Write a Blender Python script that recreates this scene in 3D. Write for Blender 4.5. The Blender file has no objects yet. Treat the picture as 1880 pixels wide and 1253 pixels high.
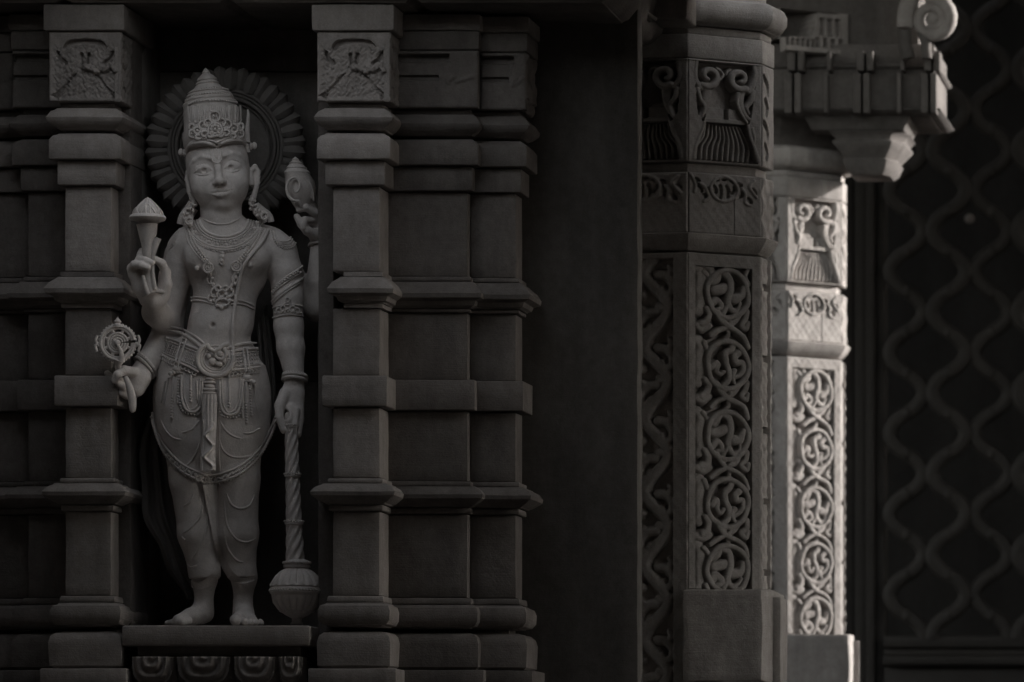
import bpy, math, random
import numpy as np
from mathutils import Vector, noise

# ------------------------------------------------------------------ camera
SC = bpy.context.scene
COL = SC.collection
S0 = 0.0018          # metres per photograph pixel at the wall plane Y = 0
DIST = 17.3          # camera distance to the wall plane
PX0, PY0 = 2600.0, 1551.0   # foot of the wall normal through the camera, in pixels
CAMX, CAMZ = (PX0 - 940.0) * S0, 1.55

cam_d = bpy.data.cameras.new('camera')
cam = bpy.data.objects.new('camera', cam_d)
COL.objects.link(cam)
cam.location = (CAMX, -DIST, CAMZ)
cam.rotation_euler = (math.radians(90), 0, 0)
cam_d.sensor_width = 36.0
cam_d.lens = DIST / S0 / 1880.0 * 36.0
cam_d.shift_x = (940.0 - PX0) / 1880.0
cam_d.shift_y = (PY0 - 626.5) / 1880.0
cam_d.clip_start = 0.1
cam_d.clip_end = 500.0
cam_d.dof.use_dof = True
cam_d.dof.focus_distance = DIST + 0.1
cam_d.dof.aperture_fstop = 3.9
SC.camera = cam

# ------------------------------------------------------------------ sky, sun, exposure
SUN_AZ = math.radians(112.0)     # measured from -Y (towards the viewer) towards +X
SUN_EL = math.radians(15.0)
world = bpy.data.worlds.new('World')
SC.world = world
world.use_nodes = True
wn = world.node_tree.nodes
wl = world.node_tree.links
bg = wn['Background']
sky = wn.new('ShaderNodeTexSky')
sky.sky_type = 'NISHITA'
sky.sun_disc = False
sky.sun_elevation = SUN_EL
sky.sun_rotation = math.pi - SUN_AZ
sky.air_density = 1.6
sky.dust_density = 5.0
hs = wn.new('ShaderNodeHueSaturation')
hs.inputs['Saturation'].default_value = 0.22
wl.new(sky.outputs['Color'], hs.inputs['Color'])
wl.new(hs.outputs['Color'], bg.inputs['Color'])
bg.inputs['Strength'].default_value = 0.15

sun_d = bpy.data.lights.new('sun', 'SUN')
sun = bpy.data.objects.new('sun', sun_d)
COL.objects.link(sun)
sun_d.energy = 2.0
sun_d.angle = math.radians(0.5)
sun_d.color = (1.0, 0.95, 0.91)
to_sun = Vector((math.sin(SUN_AZ) * math.cos(SUN_EL), -math.cos(SUN_AZ) * math.cos(SUN_EL), math.sin(SUN_EL)))
sun.rotation_euler = to_sun.to_track_quat('Z', 'Y').to_euler()
sun.location = (6, -6, 12)

SC.view_settings.view_transform = 'Standard'
SC.view_settings.look = 'None'
SC.view_settings.exposure = 1.9
SC.view_settings.gamma = 1.0
SC.view_settings.use_curve_mapping = False

# ------------------------------------------------------------------ helpers
def P(px, py, Y=0.0):
    k = (DIST + Y) / DIST
    return Vector((CAMX + (px - PX0) * S0 * k, Y, CAMZ + (PY0 - py) * S0 * k))

def PX(px, Y=0.0):
    return P(px, 0, Y).x

def PZ(py, Y=0.0):
    return P(0, py, Y).z

def stone(name, col, rough=0.8, var=0.25, bump=0.35, spots=0.0, fine=1.0, low=None, blk=0.16):
    m = bpy.data.materials.new(name)
    m.use_nodes = True
    n = m.node_tree.nodes; l = m.node_tree.links
    b = n['Principled BSDF']
    b.inputs['Roughness'].default_value = rough
    b.inputs['Specular IOR Level'].default_value = 0.25
    geo = n.new('ShaderNodeNewGeometry')
    info = n.new('ShaderNodeObjectInfo')
    big = n.new('ShaderNodeTexNoise'); big.inputs['Scale'].default_value = 3.2; big.inputs['Detail'].default_value = 6; big.inputs['Roughness'].default_value = 0.65
    med = n.new('ShaderNodeTexNoise'); med.inputs['Scale'].default_value = 26; med.inputs['Detail'].default_value = 8; med.inputs['Roughness'].default_value = 0.7
    fin = n.new('ShaderNodeTexNoise'); fin.inputs['Scale'].default_value = 210 * fine; fin.inputs['Detail'].default_value = 4
    mp = n.new('ShaderNodeMapping'); mp.inputs['Scale'].default_value = (1, 1, 0.35)
    off = n.new('ShaderNodeVectorMath'); off.operation = 'ADD'
    l.new(geo.outputs['Position'], off.inputs[0]); 
    rnd = n.new('ShaderNodeVectorMath'); rnd.operation = 'SCALE'; rnd.inputs['Scale'].default_value = 7.0
    l.new(info.outputs['Random'], rnd.inputs[0]); l.new(rnd.outputs[0], off.inputs[1])
    l.new(off.outputs[0], mp.inputs['Vector'])
    l.new(mp.outputs[0], big.inputs['Vector'])
    l.new(off.outputs[0], med.inputs['Vector']); l.new(geo.outputs['Position'], fin.inputs['Vector'])
    c = np.array(col)
    r1 = n.new('ShaderNodeValToRGB')
    r1.color_ramp.elements[0].position = 0.3; r1.color_ramp.elements[1].position = 0.72
    lo = c * (1 - var); hi = c * min(1 + var * 0.7, 0.93 / c.max())
    r1.color_ramp.elements[0].color = (*lo, 1); r1.color_ramp.elements[1].color = (*hi, 1)
    l.new(big.outputs['Fac'], r1.inputs['Fac'])
    r2 = n.new('ShaderNodeValToRGB')
    r2.color_ramp.elements[0].position = 0.33; r2.color_ramp.elements[1].position = 0.66
    a = 1 - var * 0.7
    r2.color_ramp.elements[0].color = (a, a * 0.985, a * 0.97, 1); r2.color_ramp.elements[1].color = (1, 1, 1, 1)
    l.new(med.outputs['Fac'], r2.inputs['Fac'])
    mx = n.new('ShaderNodeMix'); mx.data_type = 'RGBA'; mx.blend_type = 'MULTIPLY'; mx.inputs['Factor'].default_value = 1.0
    l.new(r1.outputs['Color'], mx.inputs['A']); l.new(r2.outputs['Color'], mx.inputs['B'])
    r3 = n.new('ShaderNodeValToRGB')      # grain
    r3.color_ramp.elements[0].position = 0.3; r3.color_ramp.elements[1].position = 0.7
    g = 1 - var * 0.55
    r3.color_ramp.elements[0].color = (g, g, g, 1); r3.color_ramp.elements[1].color = (1, 1, 1, 1)
    l.new(fin.outputs['Fac'], r3.inputs['Fac'])
    mx2 = n.new('ShaderNodeMix'); mx2.data_type = 'RGBA'; mx2.blend_type = 'MULTIPLY'; mx2.inputs['Factor'].default_value = 1.0
    l.new(mx.outputs['Result'], mx2.inputs['A']); l.new(r3.outputs['Color'], mx2.inputs['B'])
    last = mx2.outputs['Result']
    if spots > 0:                       # dark lichen spots and stains
        sp = n.new('ShaderNodeTexNoise'); sp.inputs['Scale'].default_value = 11; sp.inputs['Detail'].default_value = 9; sp.inputs['Roughness'].default_value = 0.78
        l.new(off.outputs[0], sp.inputs['Vector'])
        rs = n.new('ShaderNodeValToRGB'); rs.color_ramp.elements[0].position = 0.60; rs.color_ramp.elements[1].position = 0.72
        rs.color_ramp.elements[0].color = (0, 0, 0, 1); rs.color_ramp.elements[1].color = (spots, spots, spots, 1)
        l.new(sp.outputs['Fac'], rs.inputs['Fac'])
        m3 = n.new('ShaderNodeMix'); m3.data_type = 'RGBA'
        l.new(rs.outputs['Color'], m3.inputs['Factor']); l.new(last, m3.inputs['A'])
        m3.inputs['B'].default_value = (*(c * 0.3), 1)
        last = m3.outputs['Result']
    if blk > 0:                         # each stone has its own tone
        mr = n.new('ShaderNodeMapRange'); mr.inputs['To Min'].default_value = 1 - blk; mr.inputs['To Max'].default_value = 1 + blk * .8
        l.new(info.outputs['Random'], mr.inputs['Value'])
        vm = n.new('ShaderNodeVectorMath'); vm.operation = 'SCALE'
        l.new(last, vm.inputs[0]); l.new(mr.outputs['Result'], vm.inputs['Scale'])
        last = vm.outputs[0]
    # runs of rainwater: long upright streaks
    if spots > 0:
        ms = n.new('ShaderNodeMapping'); ms.inputs['Scale'].default_value = (11, 11, 1.6)
        l.new(off.outputs[0], ms.inputs['Vector'])
        ns = n.new('ShaderNodeTexNoise'); ns.inputs['Scale'].default_value = 1.0; ns.inputs['Detail'].default_value = 7; ns.inputs['Roughness'].default_value = .7
        l.new(ms.outputs[0], ns.inputs['Vector'])
        rr = n.new('ShaderNodeMapRange'); rr.inputs['From Min'].default_value = .42; rr.inputs['From Max'].default_value = .7
        rr.inputs['To Min'].default_value = 1.0; rr.inputs['To Max'].default_value = .80
        l.new(ns.outputs['Fac'], rr.inputs['Value'])
        v2 = n.new('ShaderNodeVectorMath'); v2.operation = 'SCALE'
        l.new(last, v2.inputs[0]); l.new(rr.outputs['Result'], v2.inputs['Scale'])
        last = v2.outputs[0]
    l.new(last, b.inputs['Base Color'])
    ad = n.new('ShaderNodeMath'); ad.operation = 'ADD'
    ml = n.new('ShaderNodeMath'); ml.operation = 'MULTIPLY'; ml.inputs[1].default_value = 0.35
    l.new(fin.outputs['Fac'], ml.inputs[0]); l.new(med.outputs['Fac'], ad.inputs[0]); l.new(ml.outputs[0], ad.inputs[1])
    # faint level chisel lines
    wv = n.new('ShaderNodeTexNoise'); wv.inputs['Scale'].default_value = 1.0; wv.inputs['Detail'].default_value = 3
    wm = n.new('ShaderNodeMapping'); wm.inputs['Scale'].default_value = (14, 14, 260)
    l.new(off.outputs[0], wm.inputs['Vector']); l.new(wm.outputs[0], wv.inputs['Vector'])
    w2 = n.new('ShaderNodeMath'); w2.operation = 'MULTIPLY_ADD'; w2.inputs[1].default_value = .30 if spots > 0 else 0.0
    l.new(wv.outputs['Fac'], w2.inputs[0]); l.new(ad.outputs[0], w2.inputs[2]); ad = w2
    bp = n.new('ShaderNodeBump'); bp.inputs['Strength'].default_value = bump; bp.inputs['Distance'].default_value = 0.004
    l.new(ad.outputs[0], bp.inputs['Height']); l.new(bp.outputs[0], b.inputs['Normal'])
    return m

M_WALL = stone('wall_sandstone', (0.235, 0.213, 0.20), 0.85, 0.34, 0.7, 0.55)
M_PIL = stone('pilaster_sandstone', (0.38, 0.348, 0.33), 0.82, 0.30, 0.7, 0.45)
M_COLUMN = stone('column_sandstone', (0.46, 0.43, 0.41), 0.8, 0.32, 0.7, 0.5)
M_STATUE = stone('statue_marble', (0.90, 0.845, 0.82), 0.65, 0.26, 0.55, 0.0, 1.0, None, 0)
M_JEWEL = stone('statue_marble_carving', (0.90, 0.845, 0.82), 0.65, 0.26, 0.45, 0.0, 1.0, None, 0)
M_HALO_SHADE = stone('halo_stone_shaded', (0.20, 0.187, 0.178), .7, .2, .2, 0, 1.0, None, .05)  # darker halo and shawl stone: some dirt, some niche shade put into the colour
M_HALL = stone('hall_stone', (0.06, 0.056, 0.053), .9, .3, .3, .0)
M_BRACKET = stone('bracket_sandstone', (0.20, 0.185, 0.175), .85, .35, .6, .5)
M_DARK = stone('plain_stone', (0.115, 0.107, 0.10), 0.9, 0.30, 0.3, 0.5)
M_NICHE = stone('niche_stone', (0.32, 0.298, 0.285), 0.9, 0.3, 0.3, 0.3)
M_IRON = stone('gate_metal', (0.055, 0.050, 0.046), 0.6, 0.2, 0.2, 0.0)
M_GROUND = stone('ground_paving', (0.09, 0.085, 0.08), 0.9, 0.3, 0.4, 0.3, 0.2)

PSEUDO = {}      # roots of things that are turned: where their meshes are written before turning
def mk(name, verts, faces, mat, parent=None, smooth=38.0):
    v = np.asarray(verts, dtype=np.float64).reshape(-1, 3)
    if parent is not None:
        r = parent
        while r.parent is not None:
            r = r.parent
        v = v - np.array(PSEUDO.get(r.name, r.location))
    me = bpy.data.meshes.new(name)
    if isinstance(faces, np.ndarray) and faces.ndim == 2:
        nf, k = faces.shape
        me.vertices.add(len(v)); me.vertices.foreach_set('co', v.astype(np.float32).ravel())
        me.loops.add(nf * k); me.loops.foreach_set('vertex_index', faces.astype(np.int32).ravel())
        me.polygons.add(nf); me.polygons.foreach_set('loop_start', np.arange(0, nf * k, k, dtype=np.int32))
        me.polygons.foreach_set('loop_total', np.full(nf, k, dtype=np.int32))
        me.update(calc_edges=True)
    else:
        me.from_pydata([tuple(a) for a in v], [], [tuple(int(i) for i in f) for f in faces])
        me.update()
    if smooth is not None:
        me.polygons.foreach_set('use_smooth', np.ones(len(me.polygons), dtype=bool))
        if smooth < 180:
            me.set_sharp_from_angle(angle=math.radians(smooth))
    me.materials.append(mat)
    o = bpy.data.objects.new(name, me)
    COL.objects.link(o)
    if parent is not None:
        o.parent = parent
    return o

def tag(o, label=None, cat=None, group=None, kind=None):
    if label: o['label'] = label
    if cat: o['category'] = cat
    if group: o['group'] = group
    if kind: o['kind'] = kind
    return o

def thing(name, loc, label, cat, group=None):
    o = bpy.data.objects.new(name, None)
    COL.objects.link(o)
    o.location = loc
    o.empty_display_size = 0.1
    return tag(o, label, cat, group)

class MB:
    """collects pieces of one mesh"""
    def __init__(self): self.v = []; self.f = []
    def add(self, v, f):
        b = len(self.v)
        self.v += [tuple(p) for p in v]
        self.f += [tuple(i + b for i in q) for q in f]
    def build(self, name, mat, parent=None, smooth=38.0):
        return mk(name, self.v, self.f, mat, parent, smooth)

def jit(p, amp=0.0011, seed=0.0):
    a = Vector((p[0] * 9 + seed, p[1] * 9, p[2] * 9))
    n1 = noise.noise_vector(a)
    n2 = noise.noise_vector(a * 5.3)
    return (p[0] + (n1.x + n2.x * .5) * amp, p[1] + (n1.y + n2.y * .5) * amp, p[2] + (n1.z + n2.z * .5) * amp)

def poly_off(poly, d):
    n = len(poly); out = []
    for i in range(n):
        p0 = Vector(poly[i - 1]); p1 = Vector(poly[i]); p2 = Vector(poly[(i + 1) % n])
        e1 = (p1 - p0).normalized(); e2 = (p2 - p1).normalized()
        n1 = Vector((e1.y, -e1.x)); n2 = Vector((e2.y, -e2.x))
        m = n1 + n2
        if m.length < 1e-6: m = n1
        m.normalize()
        c = max(0.35, m.dot(n1))
        q = p1 + m * (d / c)
        out.append((q.x, q.y))
    return out

def course(name, parent, poly, prof, mat, r=0.004, step=0.05, jamp=0.0012, caps=True, seed=0.0):
    """stone of outline poly (counter-clockwise, seen from above) with a profile of (z, outward offset) from bottom to top"""
    a = sum(poly[i - 1][0] * poly[i][1] - poly[i][0] * poly[i - 1][1] for i in range(len(poly)))
    if a < 0: poly = poly[::-1]
    # ease the arrises of straight-sided stones
    pr = list(prof)
    z0, o0 = pr[0]; z1, o1 = pr[-1]
    if z1 - z0 > 4 * r:
        pr = [(z0, o0 - r), (z0 + r * .35, o0 - r * .35), (z0 + r, o0)] + pr[1:-1] + [(z1 - r, o1), (z1 - r * .35, o1 - r * .35), (z1, o1 - r)]
    # densify the profile
    pp = [pr[0]]
    for b in pr[1:]:
        a0 = pp[-1]
        L = math.hypot(b[0] - a0[0], b[1] - a0[1])
        k = max(1, int(L / step))
        for j in range(1, k + 1):
            t = j / k
            pp.append((a0[0] + (b[0] - a0[0]) * t, a0[1] + (b[1] - a0[1]) * t))
    n = len(poly)
    base = poly
    rings = []
    counts = []
    for i in range(n):
        p = Vector(base[i]); q = Vector(base[(i + 1) % n])
        counts.append(max(1, int((q - p).length / step)))
    for z, o in pp:
        P2 = poly_off(base, o)
        ring = []
        for i in range(n):
            p0 = Vector(P2[i - 1]); p = Vector(P2[i]); q = Vector(P2[(i + 1) % n])
            e0 = (p - p0).normalized(); e1 = (q - p).normalized()
            cr = e0.x * e1.y - e0.y * e1.x
            rr = min(r, (p - p0).length * .3, (q - p).length * .3)
            if cr > 0.2:      # convex corner: small round
                ring.append(p - e0 * rr); 
                mid = p + (e1 - e0) * rr * 0.25
                ring.append(mid)
                s = p + e1 * rr
            else:
                s = p
            ring.append(s)
            # far end of this side
            p3 = Vector(P2[(i + 2) % n]); e2 = (p3 - q).normalized()
            c2 = e1.x * e2.y - e1.y * e2.x
            rr2 = min(r, (q - p).length * .3, (p3 - q).length * .3)
            t_end = q - e1 * rr2 if c2 > 0.2 else q
            for j in range(1, counts[i]):
                ring.append(s + (t_end - s) * (j / counts[i]))
        rings.append([(u.x, u.y, z) for u in ring])
    m = len(rings[0])
    V = [jit(p, jamp, seed) for ring in rings for p in ring]
    F = []
    for a in range(len(rings) - 1):
        for b in range(m):
            c = (b + 1) % m
            F.append((a * m + b, a * m + c, (a + 1) * m + c, (a + 1) * m + b))
    if caps:
        F.append(tuple(range(m - 1, -1, -1)))
        F.append(tuple((len(rings) - 1) * m + i for i in range(m)))
    return mk(name, V, F, mat, parent)

def box(name, parent, x0, x1, y0, y1, z0, z1, mat, r=0.004, step=0.12, jamp=0.0012):
    return course(name, parent, [(x0, y0), (x1, y0), (x1, y1), (x0, y1)], [(z0, 0), (z1, 0)], mat, r, step, jamp)

def curve_pts(pts, n=8, closed=False):
    """Catmull-Rom through pts"""
    pts = [Vector(p) for p in pts]
    N = len(pts); out = []
    rng = range(N) if closed else range(N - 1)
    for i in rng:
        if closed:
            a, b, c, d = pts[i - 1], pts[i], pts[(i + 1) % N], pts[(i + 2) % N]
        else:
            a = pts[max(i - 1, 0)]; b = pts[i]; c = pts[i + 1]; d = pts[min(i + 2, N - 1)]
        for j in range(n):
            t = j / n
            out.append(0.5 * ((2 * b) + (c - a) * t + (2 * a - 5 * b + 4 * c - d) * t * t + (3 * b - a - 3 * c + d) * t ** 3))
    if not closed: out.append(pts[-1])
    return out

def tube(mb, pts, rad, seg=8, closed=False, flat=1.0, cap=True):
    """sweep a round section along pts (Vectors); rad a number or a list"""
    n = len(pts)
    rs = rad if hasattr(rad, '__len__') else [rad] * n
    V = []; F = []
    up = Vector((0, -1, 0))
    for i in range(n):
        a = pts[i - 1] if (i > 0 or closed) else pts[0]
        b = pts[(i + 1) % n] if (i < n - 1 or closed) else pts[-1]
        t = (b - a)
        t = t.normalized() if t.length > 1e-9 else Vector((0, 0, 1))
        s = t.cross(up)
        if s.length < 0.15: s = t.cross(Vector((1, 0, 0)))
        s.normalize(); w = s.cross(t).normalized()
        for j in range(seg):
            an = 2 * math.pi * j / seg
            V.append(pts[i] + s * math.cos(an) * rs[i] + w * math.sin(an) * rs[i] * flat)
    m = n if closed else n - 1
    for i in range(m):
        for j in range(seg):
            k = (j + 1) % seg; i2 = (i + 1) % n
            F.append((i * seg + j, i * seg + k, i2 * seg + k, i2 * seg + j))
    if cap and not closed:
        F.append(tuple(range(seg - 1, -1, -1))); F.append(tuple((n - 1) * seg + j for j in range(seg)))
    mb.add(V, F)

def ball(mb, c, rx, ry=None, rz=None, seg=8, rings=5):
    ry = ry or rx; rz = rz or rx
    V = [(c[0], c[1], c[2] - rz)]; F = []
    for i in range(1, rings):
        ph = -math.pi / 2 + math.pi * i / rings
        for j in range(seg):
            th = 2 * math.pi * j / seg
            V.append((c[0] + rx * math.cos(ph) * math.cos(th), c[1] + ry * math.cos(ph) * math.sin(th), c[2] + rz * math.sin(ph)))
    V.append((c[0], c[1], c[2] + rz))
    for j in range(seg):
        F.append((0, 1 + (j + 1) % seg, 1 + j))
    for i in range(rings - 2):
        for j in range(seg):
            a = 1 + i * seg + j; b = 1 + i * seg + (j + 1) % seg
            F.append((a, b, b + seg, a + seg))
    T = len(V) - 1; o = 1 + (rings - 2) * seg
    for j in range(seg):
        F.append((o + j, o + (j + 1) % seg, T))
    mb.add(V, F)

def lathe(mb, axis_pt, prof, seg=28, tilt=None, fl=None):
    """prof: (r, z) bottom to top about a vertical axis; fl(angle, i) -> radius factor; tilt: function on points"""
    V = []; F = []
    for i, (r_, z) in enumerate(prof):
        for j in range(seg):
            a = 2 * math.pi * j / seg
            k = fl(a, i) if fl else 1.0
            p = Vector((r_ * k * math.cos(a), r_ * k * math.sin(a), z))
            if tilt: p = tilt(p)
            V.append(p + Vector(axis_pt))
    n = len(prof)
    for i in range(n - 1):
        for j in range(seg):
            k = (j + 1) % seg
            F.append((i * seg + j, i * seg + k, (i + 1) * seg + k, (i + 1) * seg + j))
    F.append(tuple(range(seg - 1, -1, -1))); F.append(tuple((n - 1) * seg + j for j in range(seg)))
    mb.add(V, F)

# ---- carved relief plates -------------------------------------------------
def seg_dist(U, V, p, q):
    dx, dy = q[0] - p[0], q[1] - p[1]
    L2 = dx * dx + dy * dy + 1e-12
    t = np.clip(((U - p[0]) * dx + (V - p[1]) * dy) / L2, 0, 1)
    return np.hypot(U - p[0] - t * dx, V - p[1] - t * dy), t

def stroke(H, U, V, pts, r, top, depth, mode='round'):
    """raise a rounded strand of half-width r (number or pair) along pts"""
    r0, r1 = (r if hasattr(r, '__len__') else (r, r))
    n = len(pts) - 1
    us = U[0]; vs = V[:, 0]
    rm = max(r0, r1)
    for i in range(n):
        p, q = pts[i], pts[i + 1]
        a0 = np.searchsorted(us, min(p[0], q[0]) - rm); a1 = np.searchsorted(us, max(p[0], q[0]) + rm)
        b0 = np.searchsorted(vs, min(p[1], q[1]) - rm); b1 = np.searchsorted(vs, max(p[1], q[1]) + rm)
        if a1 <= a0 or b1 <= b0: continue
        sl = (slice(b0, b1), slice(a0, a1))
        d, t = seg_dist(U[sl], V[sl], p, q)
        rr = r0 + (r1 - r0) * (i + t) / n
        x = np.clip(d / rr, 0, 1)
        h = top - depth * (1 - np.sqrt(np.clip(1 - x ** 3, 0, 1)))
        h = np.where(x < 1, h, -9)
        H[sl] = np.maximum(H[sl], h)

def carve(H, U, V, pts, r, depth):
    r0, r1 = (r if hasattr(r, '__len__') else (r, r))
    n = len(pts) - 1
    for i in range(n):
        p, q = pts[i], pts[i + 1]
        d, t = seg_dist(U, V, p, q)
        rr = r0 + (r1 - r0) * (i + t) / n
        x = np.clip(d / rr, 0, 1)
        H -= depth * (1 - x ** 4) * (x < 1) * (1 if n == 1 else 0.9)
    return H

def arc(cx, cy, r, a0, a1, n=14, ry=None, r1=None):
    """arc or spiral in degrees"""
    ry = ry or r
    out = []
    for i in range(n + 1):
        t = i / n
        a = math.radians(a0 + (a1 - a0) * t)
        k = 1.0 if r1 is None else (1 + (r1 / r - 1) * t)
        out.append((cx + r * k * math.cos(a), cy + ry * k * math.sin(a)))
    return out

def sm(pts, n=5):
    return [(p.x, p.y) for p in curve_pts([(a, b, 0) for a, b in pts], n)]

def plate(name, parent, O, az, W, Ht, hf, res, mat, back=0.04, smooth=60):
    """relief slab: O = lower left corner at the surface, az = direction the face looks (deg from -Y to +X)"""
    a = math.radians(az)
    Ux = Vector((math.cos(a), math.sin(a), 0)); N = Vector((math.sin(a), -math.cos(a), 0))
    nu = max(4, int(round(W / res))); nv = max(4, int(round(Ht / res)))
    u = np.linspace(0, W, nu + 1); v = np.linspace(0, Ht, nv + 1)
    U, V = np.meshgrid(u, v)
    H = hf(U, V)
    # ease the plate's own arrises
    e = np.minimum(np.minimum(U, W - U), np.minimum(V, Ht - V))
    H = H - np.clip(0.004 - e, 0, 0.004) ** 2 / 0.004
    rs = np.random.RandomState(int(W * 1e4) % 997)
    H = H + sum(np.sin(U * f * 1.3 + p) * np.sin(V * f + q) for f, p, q in ((31, .3, 1.1), (67, 2, .4), (143, 1, 2))) * 0.0006
    X = O[0] + U * Ux.x + H * N.x; Y = O[1] + U * Ux.y + H * N.y; Z = O[2] + V
    verts = np.stack([X, Y, Z], -1).reshape(-1, 3)
    idx = np.arange(verts.shape[0]).reshape(nv + 1, nu + 1)
    F = np.stack([idx[:-1, :-1], idx[:-1, 1:], idx[1:, 1:], idx[1:, :-1]], -1).reshape(-1, 4)
    # skirt
    rim = np.concatenate([idx[0, :], idx[1:, -1], idx[-1, -2::-1], idx[-2:0:-1, 0]])
    bv = verts[rim].copy()
    uu = U.reshape(-1)[rim]; 
    bv[:, 0] = O[0] + uu * Ux.x - back * N.x; bv[:, 1] = O[1] + uu * Ux.y - back * N.y
    b0 = verts.shape[0]; k = len(rim)
    bi = b0 + np.arange(k)
    SF = np.stack([np.roll(rim, -1), rim, bi, np.roll(bi, -1)], -1)
    verts = np.concatenate([verts, bv]); F = np.concatenate([F, SF])
    return mk(name, verts, F, mat, parent, smooth)

def copy_tree(o, parent=None):
    c = o.copy(); COL.objects.link(c)
    if parent is not None: c.parent = parent
    for ch in list(o.children):
        copy_tree(ch, c)
    return c
# ------------------------------------------------------------------ ground and shell of the place
g = mk('ground', [(-60, -60, 0), (60, -60, 0), (60, 60, 0), (-60, 60, 0)], [(0, 1, 2, 3)], M_GROUND, None, None); tag(g, kind='structure')
pf = box('platform', None, -7, 8.2, -0.45, 16, 0.02, 1.0, M_GROUND, 0.01, 1.0, 0); tag(pf, kind='structure')

XL, XR = PX(-260, 0), PX(985, .3)

# temple wall: core, plinth, niche lining
wall = thing('temple_wall', ((XL + XR) / 2, 0.6, 1.0), 'tall stone temple wall with a dark recessed niche behind the statue', 'wall')
NL, NR = PX(240, .15), PX(584, .15)
ZB, ZT = PZ(1256), PZ(-60)
NY = 0.56
box('plinth', wall, XL, XR + .05, -0.30, 0.9, 1.0, ZB - .02, M_WALL, .006, .3)
box('wall_core', wall, XL, NL, .30, .9, ZB, ZT, M_NICHE, .004, .3)
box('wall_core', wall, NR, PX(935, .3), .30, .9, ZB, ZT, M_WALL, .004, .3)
# niche back in three large slabs with visible joints
for a, b in ((-60, 131), (132.5, 700), (701.5, 1256)):
    box('niche_slab', wall, NL - .02, NR + .02, NY, .88, PZ(b, NY), PZ(a, NY), M_NICHE, .004, .15)
# niche jambs
box('jamb', wall, PX(203, .15), NL, .15, .40, ZB, ZT, M_WALL, .005, .06)
box('jamb', wall, NR, PX(612, .15), .15, .40, ZB, ZT, M_WALL, .005, .06)

# levels shared by pilasters and piers: name, [(photo row, outward offset)] from bottom to top
def levels(kind):
    L = [
        ('base_block', [(1262, .067), (1228, .067)]),
        ('cushion_block', [(1226.5, .036), (1222, .043), (1180, .046), (1168, .040), (1161, .026), (1158.5, .012)]),
        ('torus', [(1150, .012), (1146, .030), (1138, .041), (1122, .043), (1112, .036), (1106.5, .022)]),
        ('fillet', [(1105.5, .016), (1093.5, .014)]),
        ('shaft_block', [(1092.5, 0), (938, 0)]),
        ('fillet', [(937, .012), (926, .012)]),
        ('moulding', [(925, .022), (921, .032), (910, .060), (903, .063), (894, .050), (887, .032)]),
        ('fillet', [(886, .014), (877, .014)]),
        ('shaft_block', [(876, 0), (746.5, 0)]),
        ('band_block', [(745, .030), (689, .030)]),
        ('shaft_block', [(687.5, 0), (564, 0)]),
        ('fillet', [(563, .012), (556, .012)]),
        ('moulding', [(555, .018), (551, .028), (543, .034), (538, .055), (530, .058), (518, .044), (507, .024)]),
        ('fillet', [(505.5, .013), (497, .013)]),
        ('shaft_block', [(496, 0), (339.5, 0)]),
        ('step_block', [(338, .021), (294, .021)]),
        ('abacus', [(292, .044), (256, .044), (248, .034), (243, .022)]),
        ('moulding', [(236, .020), (231, .032), (222, .050), (215, .053), (204, .040), (197, .026)]),
        ('fillet', [(195, .012), (188.5, .012)]),
    ]
    return L

def z_of(py, off, Y0=0.05):
    return PZ(py, 0)

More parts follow.
